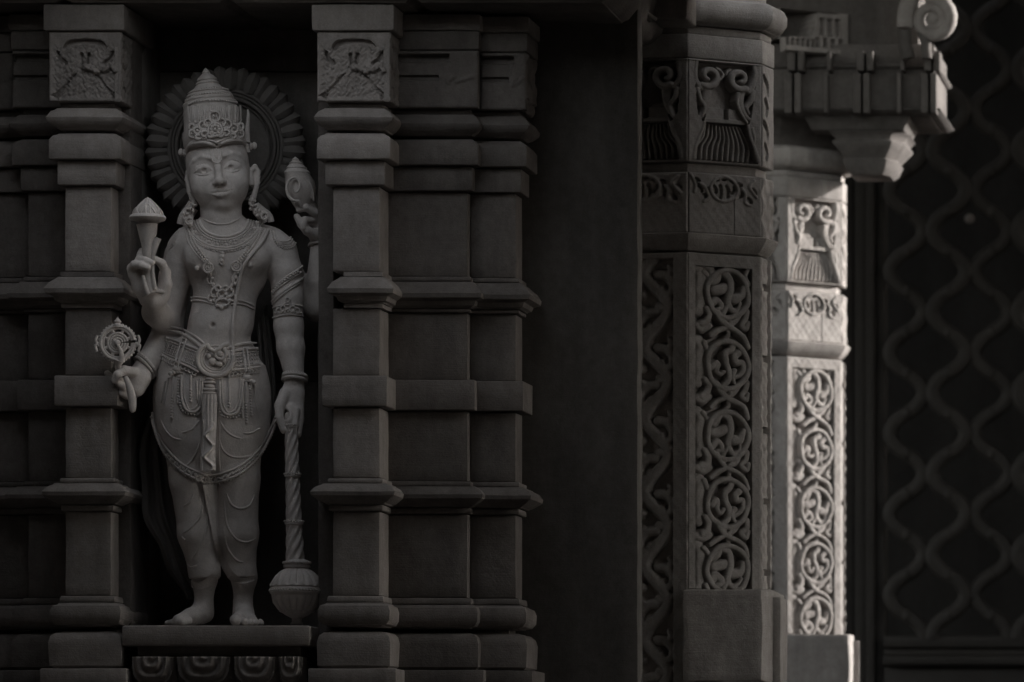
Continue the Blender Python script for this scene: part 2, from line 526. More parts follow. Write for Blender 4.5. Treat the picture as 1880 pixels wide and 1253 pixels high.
def pilaster(label, xl, xr, joints, seed, trim=None):
    x0, x1 = PX(xl, .05), PX(xr, .05)
    t = thing('pilaster', ((x0 + x1) / 2, .1, ZB), label, 'pilaster', 'pilasters framing the niche')
    poly = [(x0, .05), (x1, .05), (x1, .34), (x0, .34)]
    for i, (nm, prof) in enumerate(levels('p')):
        pr = [(PZ(y, 0), o) for y, o in prof]
        pl = poly
        if trim and 500 < prof[0][0] < 570:      # left end of this moulding is cut back beside the raised arm
            pl = [(x0 + .05, .05), (x1, .05), (x1, .34), (x0 + .05, .34)]
        course(nm, t, pl, pr, M_PIL, .004, .028, .0016, True, seed + i * 3.7)
    # carved block: core, front relief, side relief
    o = .043
    zc0, zc1 = PZ(186, 0), PZ(58, 0)
    course('carved_block', t, poly, [(zc0, o - .022), (zc1, o - .022)], M_PIL, .003, .05, .001, True, seed)
    Wf = (x1 - x0) + 2 * o; Hh = zc1 - zc0
    def hf(U, V):
        x = U / Wf * 134; y = (1 - V / Hh) * 130      # in photograph pixels of the block
        H = np.zeros_like(U)
        c = carve(H, x, y, sm([(32, 30), (38, 22), (52, 19), (67, 18), (82, 19), (96, 22), (102, 30)]), 5.5, .016)
        c = np.maximum(c, -.017)
        for s in (1, -1):
            f = lambda a, b: (67 + s * (a - 67), b)
            c = np.maximum(carve(c, x, y, sm([f(16, 38), f(20, 50), f(29, 58)]), (3, 4.5), .014), -.018)
            c = np.maximum(carve(c, x, y, sm([f(60, 42), f(62, 52), f(62, 62)]), (3.5, 1.5), .012), -.018)
            for k in range(7):
                q = sm([f(58 - k * 3, 68 + k * 3), f(44 - k * 3, 84 + k * 4), f(22 - k, 108 + k * 2.0), f(4 + k * 2, 120 + k)])
                c = np.minimum(c, carve(np.zeros_like(c), x, y, q, 2.0, .004 + .001 * (k % 2)) + 0) if k % 2 == 0 else c
            R = np.full_like(U, -9.0)
            stroke(R, x, y, sm([f(66, 66), f(48, 72), f(30, 90), f(8, 118)]), (7, 4.5), .011, .011)
            stroke(R, x, y, sm([f(40, 66), f(30, 70), f(20, 62), f(10, 76), f(12, 94)]), (7.5, 4), .010, .010)
            stroke(R, x, y, sm([f(48, 30), f(44, 40), f(34, 44), f(27, 38)]), (7, 5), .009, .009)
            stroke(R, x, y, sm([f(66, 72), f(56, 88), f(50, 104), f(30, 122)]), (5, 3.5), .008, .009)
            c = np.where((R > c) & (R > -.01), np.maximum(R, c), c)
        nz = np.sin(x * .41 + np.sin(y * .33) + seed) * np.sin(y * .37 + 1.7 * np.sin(x * .23 + seed)) * .0028 + np.sin(x * .9 + seed + np.sin(y * .7)) * np.sin(y * .8 + 1.7 * np.sin(x * .33)) * .0022
        wgt = np.clip((y - 20) / 14, 0, 1) * np.clip((126 - y) / 6, 0, 1) * np.clip((x - 4) / 6, 0, 1) * np.clip((130 - x) / 6, 0, 1)
        return c * 1.35 + (nz - .003) * wgt
    plate('front_relief', t, (x0 - o, .05 - o, zc0), 0, Wf, Hh, hf, .0028, M_PIL, .02)
    Ws = .15
    def hs_(U, V):
        x = U / Ws * 70; y = (1 - V / Hh) * 130
        c = np.zeros_like(U)
        for a in ((20, 20, 30, 45), (18, 60, 34, 84), (14, 96, 30, 118), (45, 26, 50, 60)):
            c = np.maximum(carve(c, x, y, sm([(a[0], a[1]), ((a[0] + a[2]) / 2 + 5, (a[1] + a[3]) / 2), (a[2], a[3])]), 4.5, .012), -.016)
        return c + .003 * np.sin(x * .3 + y * .11) * np.sin(y * .21)
    plate('side_relief', t, (x1 + o, .05 - o + .001, zc0), 90, Ws, Hh, hs_, .004, M_PIL, .02)
    course('cap_slab', t, poly, [(PZ(57, 0), .058), (PZ(9, 0), .058)], M_PIL, .005, .03, .0016, True, seed + 90)
    return t

pilaster('brown stone pilaster left of the niche, beside the raised lotus bud', 120, 204, 0, 1.0)
pilaster('lighter stone pilaster right of the niche, beside the carved mace', 611, 697, 0, 50.0, trim=True)

# stepped piers beyond the pilasters, plainer and darker
def pier(label, poly, seed, stepx, mirror=False):
    xs = [p[0] for p in poly]
    t = thing('stepped_pier', (sum(xs) / len(xs), .25, ZB), label, 'pier')
    for i, (nm, prof) in enumerate(levels('w')):
        if prof[0][0] < 480 and prof[0][0] > 339: pass
        pr = [(PZ(y, 0), o) for y, o in prof]
        if nm == 'shaft_block' or nm == 'band_block' or nm == 'cushion_block' or nm == 'step_block' or nm == 'base_block':
            # each course is made of two stones with an upright joint between them
            om = max(o for _, o in prof)
            a, b = split_poly(poly, stepx(om))
            course(nm, t, a, pr, M_WALL, .003, .045, .0012, True, seed + i * 2.1)
            course(nm, t, b, pr, M_WALL, .003, .045, .0012, True, seed + 40 + i * 2.1)
        else:
            course(nm, t, poly, pr, M_WALL, .003, .045, .0012, True, seed + i * 2.1)
    return t

def split_poly(poly, sx):
    """cut the outline at the upright line x = sx into a left and a right stone"""
    L = []; R = []
    n = len(poly)
    for i in range(n):
        p = poly[i]; q = poly[(i + 1) % n]
        (L if p[0] <= sx else R).append(p)
        if (p[0] - sx) * (q[0] - sx) < 0:
            t = (sx - p[0]) / (q[0] - p[0]); y = p[1] + (q[1] - p[1]) * t
            L.append((sx - .0008, y)); R.append((sx + .0008, y))
    return L, R

YA, YB = .20, .245
xa, xb, xc = PX(690, YA), PX(858, YA), PX(947, YB)
polyR = [(xa, YA), (xb, YA), (xb, YB), (xc, YB), (xc, .37), (xa, .37)]
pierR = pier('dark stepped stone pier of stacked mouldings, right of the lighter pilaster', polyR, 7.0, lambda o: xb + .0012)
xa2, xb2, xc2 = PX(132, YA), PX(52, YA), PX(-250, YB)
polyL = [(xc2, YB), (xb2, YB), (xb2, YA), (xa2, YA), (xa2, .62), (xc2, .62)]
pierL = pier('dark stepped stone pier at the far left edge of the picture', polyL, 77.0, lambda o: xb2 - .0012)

# carved friezes and caps of the piers
def frieze(t, x0, x1, Y, W, seed, mat=M_WALL):
    zc0, zc1 = PZ(186, 0), PZ(80, 0)
    Hh = zc1 - zc0
    def hf(U, V):
        x = U / .0018; y = (1 - V / Hh) * 106
        w = W / .0018
        c = np.zeros_like(U)
        c = np.where((y > 8) & (y < 20) & (x < w * .72), -.03, c)
        c = np.where((y > 46) & (y < 54) & (x < w * .62), -.02, c)
        c = np.where((y > 22) & (y < 46) & (x < w * .66), -.006, c)
        R = np.full_like(U, -9.)
        for k in range(5):
            stroke(R, x, y, sm([(w * .98 - k * 2, 20 + k * 14), (w * .80, 34 + k * 12), (w * .70, 52 + k * 10), (w * .78, 74 + k * 6)]), (4, 2.5), .006, .007)
        c = np.where(R > -.005, np.maximum(c, R), c)
        return c
    plate('frieze_relief', t, (x0, Y, zc0), 0, W, Hh, hf, .005, mat, .03)
o = .043
frieze(pierR, xa, xb, YA - o, xb + o - xa, 1)
frieze(pierR, xb + o + .001, xc, YB - o, xc - xb - .002, 2)
frieze(pierL, xb2 - o, xa2, YA - o, xa2 - xb2 + o, 3)
frieze(pierL, xc2, xb2, YB - o, xb2 - xc2 - o - .001, 4)
Hs = PZ(80, 0) - PZ(186, 0)
plate('frieze_relief', pierR, (xc + o, YB - o + .002, PZ(186, 0)), 90, .2, Hs,
      lambda U, V: .008 * np.sin(V * 60) * np.sin(U * 40 + V * 25) - .012 * (np.sin(V * 33 + 1) > .75), .005, M_WALL, .03)
for t, poly, sd in ((pierR, polyR, 5.), (pierL, polyL, 9.)):
    course('frieze_core', t, poly, [(PZ(186, 0), o - .032), (PZ(79, 0), o - .032)], M_WALL, .003, .1, .001, True, sd)
    course('cap_block', t, poly, [(PZ(78.5, 0), .046), (PZ(44, 0), .046)], M_WALL, .004, .05, .001, True, sd + 1)
    course('cap_slab', t, poly, [(PZ(43, 0), .052), (PZ(13, 0), .052)], M_WALL, .004, .05, .001, True, sd + 2)

# eave course over the wall
ev = thing('eave_course', (PX(450), 0, PZ(0)), 'dark projecting stone eave course along the top edge above the niche', 'eave')
xs = [PX(-260), PX(120), PX(420), PX(760), PX(1120)]
for i in range(4):
    course('eave_stone', ev, [(xs[i] + .001, -.04), (xs[i + 1] - .001, -.04), (xs[i + 1] - .001, .95), (xs[i] + .001, .95)],
           [(PZ(7), -.02), (PZ(0), .0), (PZ(-20), .03), (PZ(-60), .05), (PZ(-120), .05)], M_WALL, .004, .1, .001, True, i * 5.)

# plain wall slab between the stepped pier and the near carved column
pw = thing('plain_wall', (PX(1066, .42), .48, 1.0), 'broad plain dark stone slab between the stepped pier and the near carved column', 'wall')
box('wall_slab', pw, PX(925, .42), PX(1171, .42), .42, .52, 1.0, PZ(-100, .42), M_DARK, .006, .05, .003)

# ------------------------------------------------------------------ carved columns
YC = 1.0
KC = (DIST + YC + .05) / DIST
def az_vec(d):
    a = math.radians(d); return Vector((math.cos(a), math.sin(a)))
A2 = Vector((PX(1263, YC), YC))
FW = .282
B2 = A2 + az_vec(33) * FW
SW = .12
C2 = B2 + az_vec(78) * SW
L2 = A2 - az_vec(-12) * .30
D2 = C2 + Vector((-.12, .36)); E2 = L2 + Vector((.1, .30))
COLPOLY = [tuple(L2), tuple(A2), tuple(B2), tuple(C2), tuple(D2), tuple(E2)]
def CZ_(py): return PZ(py, YC + .05)
PXM = S0 * KC         # metres per photo pixel on the column

def vine_front(H, U, V, W, Hh):
    """carved scroll medallions; x, y in photo pixels from the top left of the shaft face"""
    x = U / W * 128; y = (1 - V / Hh) * (Hh / PXM)
    tot = Hh / PXM
    us = x; vs = -y
    inside = (x > 14) & (x < 112) & (y > 24)
    H = np.where(inside, -.043, 0.0)
    soft = np.minimum(np.minimum(x - 14, 112 - x), y - 24)
    R = np.full_like(U, -9.0)
    # stroke() needs ascending axes: use flipped y (vs ascending with V)
    X = us; Y = vs
    T = -.002
    cys = [72, 203, 333, 457, 579]
    rv = random.Random(5)
    for i, cy in enumerate(cys):
        f = lambda a, b: (a, -(cy + b))
        S = lambda pts, r, top=T, dep=.020: stroke(R, X, Y, sm([f(a + rv.uniform(-1.2, 1.2), b + rv.uniform(-1.5, 1.5)) for a, b in pts], 6), (np.array(r) * rv.uniform(1.1, 1.38)).tolist() if hasattr(r, '__len__') else r * 1.25, top - rv.uniform(0, .004), dep)
        ring = [(71 + 36 * math.cos(math.radians(t)), 44 * math.sin(math.radians(t))) for t in range(-90, 271, 12)]
        stroke(R, X, Y, [f(a + 1.2 * math.sin(b * .1 + i), b) for a, b in ring], 5.8, T + .002, .02)
        if i % 2 == 0:
            S([(66, -38), (74, -28), (76, -8), (72, 14), (77, 28), (88, 36)], (6.5, 5))
            S([(84, 8), (92, 6), (97, -2), (98, -12)], (8, 4))
            S([(80, 30), (90, 26), (94, 16)], (4, 3))
            S([(47, -22), (54, -26), (57, -36)], (6, 4))
            S([(50, -6), (58, -6), (68, -10)], 8.5, T - .006)
            S([(46, 18), (52, 12), (60, 18), (60, 27), (52, 29)], (7, 4))
            S([(62, 40), (66, 30), (70, 22)], (5, 3))
        else:
            S([(80, -40), (76, -28), (68, -22), (68, -6), (74, 10), (72, 28), (64, 38)], (6, 4.5))
            S([(44, 4), (50, -4), (54, 2), (52, 12), (58, 18), (64, 12)], (6, 4))
            S([(90, -22), (84, -14), (88, -4), (97, -6), (99, 6), (92, 18), (84, 22)], (6.5, 4))
            S([(84, 10), (80, 20), (84, 32)], (4.5, 3.5))
        # side cushion strand and its buds
        S([(22, -44), (27, -30), (24, -6), (26, 18), (22, 34)], (9, 8), T - .010, .02)
        S([(30, -40), (36, -30), (40, -18)], (5, 3), T - .004)
        S([(33, 28), (38, 40), (35, 52), (28, 58)], (5, 6.5), T)
        S([(20, 62), (30, 66), (40, 60)], (7, 6), T - .004)
        # crossing strands to the next medallion
        if i < 4:
            S([(52, 36), (58, 48), (70, 60), (86, 66), (100, 78), (106, 96)], (5.5, 4), T + .002)
            S([(92, 36), (84, 48), (72, 58), (54, 66), (42, 78)], (5, 4.5), T + .001)
            S([(64, 52), (70, 44), (76, 50)], 3.5, T)
            S([(106, 30), (104, 44), (96, 54), (104, 62), (108, 50)], (5, 4), T - .002)
            S([(72, 66), (74, 74), (66, 84)], 4, T - .006)
        if i == 0:
            S([(18, -46), (28, -52), (42, -44), (44, -30)], (8, 5), T - .004)
            S([(106, -46), (102, -34), (108, -20)], (4, 4), T - .002)
    ok = R > -.028
    H = np.where(inside & ok, np.maximum(H, R), H)
    return H

def vine_left(U, V, W, Hh):
    x = (W - U) / PXM * 0.985     # px to the left of the corner
    y = (Hh - V) / PXM
    X = -x; Y = -y
    inside = (x > 28) & (x < 130) & (y > 10)
    H = np.where(inside, -.024, 0.)
    R = np.full_like(U, -9.)
    tot = Hh / PXM
    n = int(tot / 134) + 2
    # main wave
    pts = []
    for k in range(int(tot / 6) + 1):
        yy = k * 6
        pts.append((-(62 + 22 * math.sin(2 * math.pi * yy / 134.)), -yy))
    stroke(R, X, Y, pts, 11, -.003, .02)
    for k in range(n):
        y0 = k * 134 - 20
        f = lambda a, b: (-a, -(y0 + b))
        S = lambda p, r, top=-.004, d=.02: stroke(R, X, Y, sm([f(a, b) for a, b in p], 6), (r[0] * 1.2, r[1] * 1.2), top, d)
        S([(60, 60), (44, 62), (32, 76), (34, 92), (46, 96), (52, 86)], (8, 6))
        S([(40, 64), (34, 52), (38, 44)], (7, 4))
        S([(62, 128), (80, 130), (94, 144), (92, 160), (80, 164), (74, 154)], (8, 6))
        S([(56, 118), (40, 122), (32, 112)], (8, 5))
        S([(90, 96), (104, 90), (110, 76)], (8, 5))
        S([(84, 128), (96, 120), (104, 126)], (7, 4))
    H = np.where(inside & (R > -.022), np.maximum(H, R), H)
    return H

def cap_front(U, V, W, Hh, left=False):
    x = U / W * 135; y = (Hh - V) / PXM
    if left: x = 135 - x
    X = x; Y = -y
    if left: X = 135 - x
    g = (lambda a: 135 - a) if left else (lambda a: a)
    H = np.full_like(U, -.045)
    T = -.001
    xl = np.interp(y, [0, 40, 60, 100, 118, 135, 160, 190], [12, 13, 14, 18, 30, 28, 18, 10])
    xr = np.interp(y, [0, 40, 60, 100, 118, 135, 160, 190], [125, 124, 122, 116, 110, 112, 121, 131])
    H = np.where((x < xl) | (x > xr), T - .002, H)
    H = np.where(y < 3, 0, H)
    # window ledge blocks
    H = np.where((y > 86) & (y < 106) & (x > 34) & (x < 106), -.014 - .05 * (np.abs(x - 72) < 4), H)
    H = np.where((y > 106) & (y < 114) & (x > 30) & (x < 110), -.006, H)
    H = np.where((y > 78) & (y < 86) & (x > 38) & (x < 62), -.018, H)
    R = np.full_like(U, -9.)
    if left: Xs = U / W * 135
    else: Xs = x
    S = lambda p, r, top=T, d=.026: stroke(R, Xs, Y, sm([(g(a), -b) for a, b in p], 7), r, top, d)
    sp = lambda cx, cy, r0, a0, a1, r1: [(cx + (r0 + (r1 - r0) * t / 16) * math.cos(math.radians(a0 + (a1 - a0) * t / 16)), cy + (r0 + (r1 - r0) * t / 16) * math.sin(math.radians(a0 + (a1 - a0) * t / 16))) for t in range(17)]
    # volutes
    S([(16, 4)] + [(14, 20), (15, 38), (24, 52)], (5, 7))
    S(sp(38, 30, 20, 120, -250, 6), (7.5, 5.5), T + .004)
    S(sp(96, 30, 20, 60, 430, 6), (7.5, 5.5), T + .004)
    S([(122, 4), (124, 20), (120, 40), (112, 52)], (5, 7))
    S([(54, 14), (62, 18), (66, 26), (60, 34)], (4.5, 3), T - .008)
    S([(80, 14), (74, 18), (72, 24)], (4, 3), T - .01)
    # leaf bodies
    S([(34, 50), (36, 62), (34, 78), (28, 96), (22, 108)], (12, 5), T - .002)
    S([(18, 56), (22, 72), (30, 86), (26, 104)], (6, 4), T + .002)
    S([(100, 50), (98, 62), (98, 78), (106, 96), (118, 106)], (10, 4), T - .002)
    S([(120, 52), (116, 70), (108, 82), (112, 92)], (7, 4), T + .001)
    S([(92, 58), (90, 74), (96, 92), (108, 110)], (4.5, 3.5), T + .004)
    # arch rims over the fan
    S([(30, 116), (24, 134), (14, 158), (10, 184)], (4, 5), T + .001)
    S([(110, 116), (114, 134), (122, 156), (130, 178)], (4, 6), T + .001)
    S([(118, 120), (122, 140), (118, 150)], (5, 3), T + .001)
    # fan of ribs
    for k in range(11):
        a = k / 10.
        xt = 36 + a * 62; xb = 20 + a * 96
        S([(xt, 118), (xt * .55 + xb * .45 + 3, 140), (xb, 158), (xb - 2, 180)], (2.6, 3.6), -.020, .022)
    inside = (y > 2)
    H = np.where(inside & (R > -.043), np.maximum(H, R), H)
    H = np.where(y > 184, -.004, H)
    return H

def band_front(U, V, W, Hh):
    x = U / W * 135; y = (Hh - V) / PXM
    H = np.zeros_like(U)
    spots = [((18, 26), (24, 34)), ((28, 40), (31, 44)), ((14, 12), (18, 18)), ((44, 22), (50, 34)), ((58, 22), (58, 44)), ((70, 22), (72, 42)),
             ((84, 22), (80, 34)), ((100, 28), (96, 40)), ((110, 42), (114, 50)), ((118, 24), (122, 34)), ((36, 28), (40, 30)), ((92, 16), (96, 20)),
             ((62, 10), (66, 8)), ((48, 12), (52, 10)), ((78, 11), (82, 14))]
    for p, q in spots:
        H = np.maximum(carve(H, x, y, sm([p, ((p[0] + q[0]) / 2 + 2.2, (p[1] + q[1]) / 2), q], 3), 3.4, .014), -.016)
    R = np.full_like(U, -9.)
    for p in ([(64, 4), (48, 12), (40, 28), (46, 42), (60, 50), (74, 48), (88, 40), (90, 24), (80, 10), (64, 4)], [(20, 20), (30, 26), (36, 44), (28, 52)],
              [(98, 24), (104, 34), (104, 50), (114, 54)], [(4, 6), (12, 22), (10, 36)], [(120, 8), (112, 20), (124, 38)]):
        stroke(R, x, -y, sm([(a, -b) for a, b in p], 6), 3, .006, .007)
    return np.where(R > -.002, np.maximum(H, R), H)

def column(label):
    t = thing('carved_column', (A2.x, A2.y + .2, 1.0), label, 'column', 'carved stone columns')
    N33 = Vector((math.sin(math.radians(33)), -math.cos(math.radians(33))))
    Nm = Vector((math.sin(math.radians(-12)), -math.cos(math.radians(-12))))
    N78 = Vector((math.sin(math.radians(78)), -math.cos(math.radians(78))))
    M = M_COLUMN
    # lower square block: front faces straight out, right end chipped
    q0 = (PX(1254, YC - .02), YC - .02); q1 = (PX(1255, YC - .02), YC - .02); q2 = (PX(1399, YC - .02), YC - .02)
    bp = [q0, q2, (q2[0] + .028, YC + .13), (q2[0] + .028, YC + .4), (q0[0], YC + .4)]
    course('base_block', t, bp, [(CZ_(1253), 0), (CZ_(1084), 0)], M, .006, .02, .004, True, 3.)
    course('base_block', t, bp, [(1.0, 0.004), (CZ_(1254), 0.004)], M, .006, .06, .003, True, 4.)
    bx = box('edge_stone', t, q2[0] + .02, q2[0] + .05, YC + .10, YC + .3, 1.0, CZ_(1095), M, .004, .05, .002)
    # shaft
    z0, z1 = CZ_(1083), CZ_(466)
    course('shaft_core', t, COLPOLY, [(z0, -.045), (z1, -.045)], M, .003, .2, .001)
    H = z1 - z0
    course('shaft_core', t, COLPOLY, [(1.0, -.05), (z0 - .001, -.05)], M, .003, .3, .001)
    plate('scroll_relief', t, (A2.x, A2.y, z0), 33, FW, H, lambda U, V: vine_front(None, U, V, FW, H), .0026, M, .045, 50)
    plate('vine_relief', t, (L2.x, L2.y, 1.0), -12, .30, z1 - 1.0, lambda U, V: vine_left(U, V, .30, z1 - 1.0), .0036, M, .045, 50)
    def side(U, V):
        y = (H - V) / PXM
        c = -.024 * ((U > .02) & (U < .1))
        k = np.abs(((y + 12) % 132) - 66)
        c = np.maximum(c, np.where((U > .018) & (U < .102), -.003 - .012 * (np.abs(U - .06) / .042) ** 2 - .02 * (k < 5), c))
        return c + .002 * np.sin(y * .23) * np.sin(U * 90)
    plate('side_relief', t, (B2.x, B2.y, z0), 78, SW, H, side, .004, M, .045, 50)
    # collar band
    c0, c1 = CZ_(430), CZ_(319)
    mid = A2 + az_vec(33) * FW * .6
    def halves(poly_in):
        L, A, B, C, D, E = [Vector(p) for p in poly_in]
        Mp = A + (B - A) * .60; Mb = (D + E) / 2
        dd = (B - A).normalized() * .0008
        return ([tuple(L), tuple(A), tuple(Mp - dd), tuple(Mb - dd), tuple(E)], [tuple(Mp + dd), tuple(B), tuple(C), tuple(D), tuple(Mb + dd)])
    hL, hR = halves(COLPOLY)
    course('collar_stone', t, COLPOLY, [(c0, -.03), (c1, -.03)], M, .003, .05)
    course('collar_moulding', t, COLPOLY, [(CZ_(461), -.012), (CZ_(458), -.006), (CZ_(447), .010), (CZ_(437), .020), (CZ_(431), .022)], M, .003, .03)
    hb = c1 - c0
    plate('collar_relief', t, (A2.x + N33.x * .006, A2.y + N33.y * .006, c0), 33, FW, hb,
          lambda U, V: band_front(U, V, FW, hb) - .004 * (np.abs(U - FW * .62) < .0022) * (V < hb * .6), .0026, M, .03)
    plate('collar_relief', t, (L2.x + Nm.x * .006, L2.y + Nm.y * .006, c0), -12, .30, hb, lambda U, V: band_front(U, V, .30, hb), .004, M, .03)
    plate('collar_relief', t, (B2.x + N78.x * .006, B2.y + N78.y * .006, c0), 78, SW, hb,
          lambda U, V: .005 * np.sin(U * 80) * np.sin(V * 70), .005, M, .03)
    # carved capital
    b0, b1 = CZ_(300), CZ_(111)
    course('capital_core', t, COLPOLY, [(b0, -.058), (b1, -.058)], M, .003, .2)
    hb2 = b1 - b0
    plate('capital_relief', t, (A2.x + N33.x * .006, A2.y + N33.y * .006, b0), 33, FW, hb2, lambda U, V: cap_front(U, V, FW, hb2), .0024, M, .06, 50)
    plate('capital_relief', t, (L2.x + Nm.x * .006, L2.y + Nm.y * .006, b0), -12, .30, hb2, lambda U, V: cap_front(U, V, .30, hb2, True), .0036, M, .06, 50)
    def side2(U, V):
        y = (hb2 - V) / PXM
        c = np.zeros_like(U)
        for k in range(4):
            c = np.maximum(carve(c, U / PXM, y, sm([(8 + 6 * (k % 2), 22 + k * 42), (26, 34 + k * 42), (30 - 8 * (k % 2), 50 + k * 40)]), 6, .02), -.024)
        return c
    plate('capital_relief', t, (B2.x + N78.x * .006, B2.y + N78.y * .006, b0), 78, SW, hb2, side2, .004, M, .05, 50)
    course('neck', t, COLPOLY, [(CZ_(318), -.022), (CZ_(301), -.022)], M, .003, .1)
    # two stones of the plain course on top
    h1, h2 = halves(COLPOLY)
    for i, h in enumerate((h1, h2)):
        course('top_stone', t, h, [(CZ_(110), .007), (CZ_(66), .007)], M, .004, .03, .0014, True, i * 7.)
    course('fillet', t, COLPOLY, [(CZ_(65), -.004), (CZ_(51), -.002)], M, .003, .05)
    course('torus', t, COLPOLY, [(CZ_(49), .014), (CZ_(44), .034), (CZ_(32), .050), (CZ_(16), .052), (CZ_(4), .040), (CZ_(-2), .020)], M, .003, .03)
    return t

def far_capital():
    """bell, abacus with upright fins, cresting, volute and corbel of the far column"""
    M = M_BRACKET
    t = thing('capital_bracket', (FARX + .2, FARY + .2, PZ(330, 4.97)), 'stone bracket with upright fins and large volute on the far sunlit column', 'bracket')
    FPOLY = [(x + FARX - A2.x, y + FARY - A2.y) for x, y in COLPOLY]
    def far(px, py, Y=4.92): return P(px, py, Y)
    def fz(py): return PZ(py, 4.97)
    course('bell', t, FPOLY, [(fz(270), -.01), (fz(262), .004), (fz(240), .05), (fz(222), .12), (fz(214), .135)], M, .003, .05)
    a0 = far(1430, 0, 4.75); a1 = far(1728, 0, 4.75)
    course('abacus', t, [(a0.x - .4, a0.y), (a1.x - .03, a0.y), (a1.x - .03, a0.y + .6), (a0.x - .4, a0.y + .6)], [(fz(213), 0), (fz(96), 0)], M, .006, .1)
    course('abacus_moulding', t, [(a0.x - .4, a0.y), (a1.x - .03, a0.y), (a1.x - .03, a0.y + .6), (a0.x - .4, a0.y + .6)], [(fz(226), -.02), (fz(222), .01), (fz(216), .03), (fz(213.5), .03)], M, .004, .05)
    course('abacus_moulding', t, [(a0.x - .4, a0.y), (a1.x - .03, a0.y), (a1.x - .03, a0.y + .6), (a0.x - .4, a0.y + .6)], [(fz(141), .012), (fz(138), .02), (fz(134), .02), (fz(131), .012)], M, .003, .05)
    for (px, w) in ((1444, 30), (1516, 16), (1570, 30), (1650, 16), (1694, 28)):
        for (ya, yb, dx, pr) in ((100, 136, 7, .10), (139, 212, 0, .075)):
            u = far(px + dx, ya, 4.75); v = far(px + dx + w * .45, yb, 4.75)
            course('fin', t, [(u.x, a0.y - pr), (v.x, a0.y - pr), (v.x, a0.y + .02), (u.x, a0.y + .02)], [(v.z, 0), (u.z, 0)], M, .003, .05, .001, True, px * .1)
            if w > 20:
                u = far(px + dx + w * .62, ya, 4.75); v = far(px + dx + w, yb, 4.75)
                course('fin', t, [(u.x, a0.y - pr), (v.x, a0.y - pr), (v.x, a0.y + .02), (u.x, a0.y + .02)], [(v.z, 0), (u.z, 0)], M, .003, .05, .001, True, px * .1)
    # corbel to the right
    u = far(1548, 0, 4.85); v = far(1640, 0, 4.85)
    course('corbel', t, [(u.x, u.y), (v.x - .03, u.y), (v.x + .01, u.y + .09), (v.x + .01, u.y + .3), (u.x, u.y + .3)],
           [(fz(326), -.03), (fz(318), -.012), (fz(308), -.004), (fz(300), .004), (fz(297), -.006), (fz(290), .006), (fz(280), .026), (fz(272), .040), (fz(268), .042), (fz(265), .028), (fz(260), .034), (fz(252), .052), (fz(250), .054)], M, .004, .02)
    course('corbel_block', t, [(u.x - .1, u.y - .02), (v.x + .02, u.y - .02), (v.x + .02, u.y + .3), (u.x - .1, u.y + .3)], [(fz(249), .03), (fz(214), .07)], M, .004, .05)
    # pierced cresting panel above the abacus
    w_, h_ = .30, fz(16) - fz(96)
    def crest(U, V):
        x = U / w_ * 115; y = (1 - V / h_) * 80
        c = np.where(y < np.interp(x, [0, 48, 56, 60, 112, 115], [52, 50, 12, 4, 2, 2]), -.2, 0.)
        for xx in range(6, 52, 9): c = np.where((np.abs(x - xx) < 2.6) & (y > 56) & (y < 68), -.03, c)
        for xx in (68, 82, 96): c = np.where((np.abs(x - xx) < 4.2) & (y > 14) & (y < 44), -.03, c)
        for xx in (60, 74, 88, 102): c = np.where((np.abs(x - xx) < 3.6) & (y > 50) & (y < 66), -.03, c)
        c = np.where((y > 69) & (y < 80), .012, c)
        return c
    Q = far(1440, 94, 4.62)
    plate('cresting', t, (Q.x, Q.y, Q.z), 33, w_, h_, crest, .006, M_COLUMN, .04, 50)
    # large volute
    m = MB()
    c = far(1712, 36, 4.62)
    s = .0023
    pts = [Vector((c.x + s * a, c.y, c.z - s * b)) for a, b in ((-30, -120), (-24, -80), (-34, -50), (-47, -18), (-50, 16))]
    tube(m, curve_pts(pts, 6), [.040] * 6 + [.036] * 19, 12)
    sp = [Vector((c.x + s * r * math.cos(a), c.y, c.z - s * r * math.sin(a))) for r, a in [(38 - 26 * k / 30., math.radians(-110 + 20 * k)) for k in range(31)]]
    tube(m, sp, [.032 - .0006 * k for k in range(31)], 12)
    ball(m, c, .030, .024, .030, 14, 9)
    m.build('volute', M_COLUMN, t)
    m = MB()
    tube(m, [far(1660, 56, 4.62), far(1662, 80, 4.62), far(1668, 108, 4.62)], .028, 10)
    tube(m, [far(1690, 52, 4.62), far(1700, 78, 4.62), far(1702, 108, 4.62)], .022, 10)
    m.build('volute_stalk', M, t)
    course('capital_top', t, [(a0.x - .35, a0.y + .05), (a1.x - .1, a0.y + .05), (a1.x - .1, a0.y + .55), (a0.x - .35, a0.y + .55)], [(fz(95), 0), (fz(-60), 0)], M, .006, .1)


FA = P(1431, 0, 4.90)
FARX, FARY = FA.x, 4.90
near = column('near carved column in shade, with scroll medallions, beside the plain dark slab')
farc = copy_tree(near)
farc.location = (near.location.x + FARX - A2.x, near.location.y + FARY - A2.y, near.location.z)
farc['label'] = 'far carved column in full sun, in front of the lattice gate'
farc.rotation_euler = (0, 0, math.radians(9))
far_capital()
course('top_slab', near, COLPOLY, [(CZ_(-3), -.02), (CZ_(-60), -.02)], M_COLUMN, .004, .1)

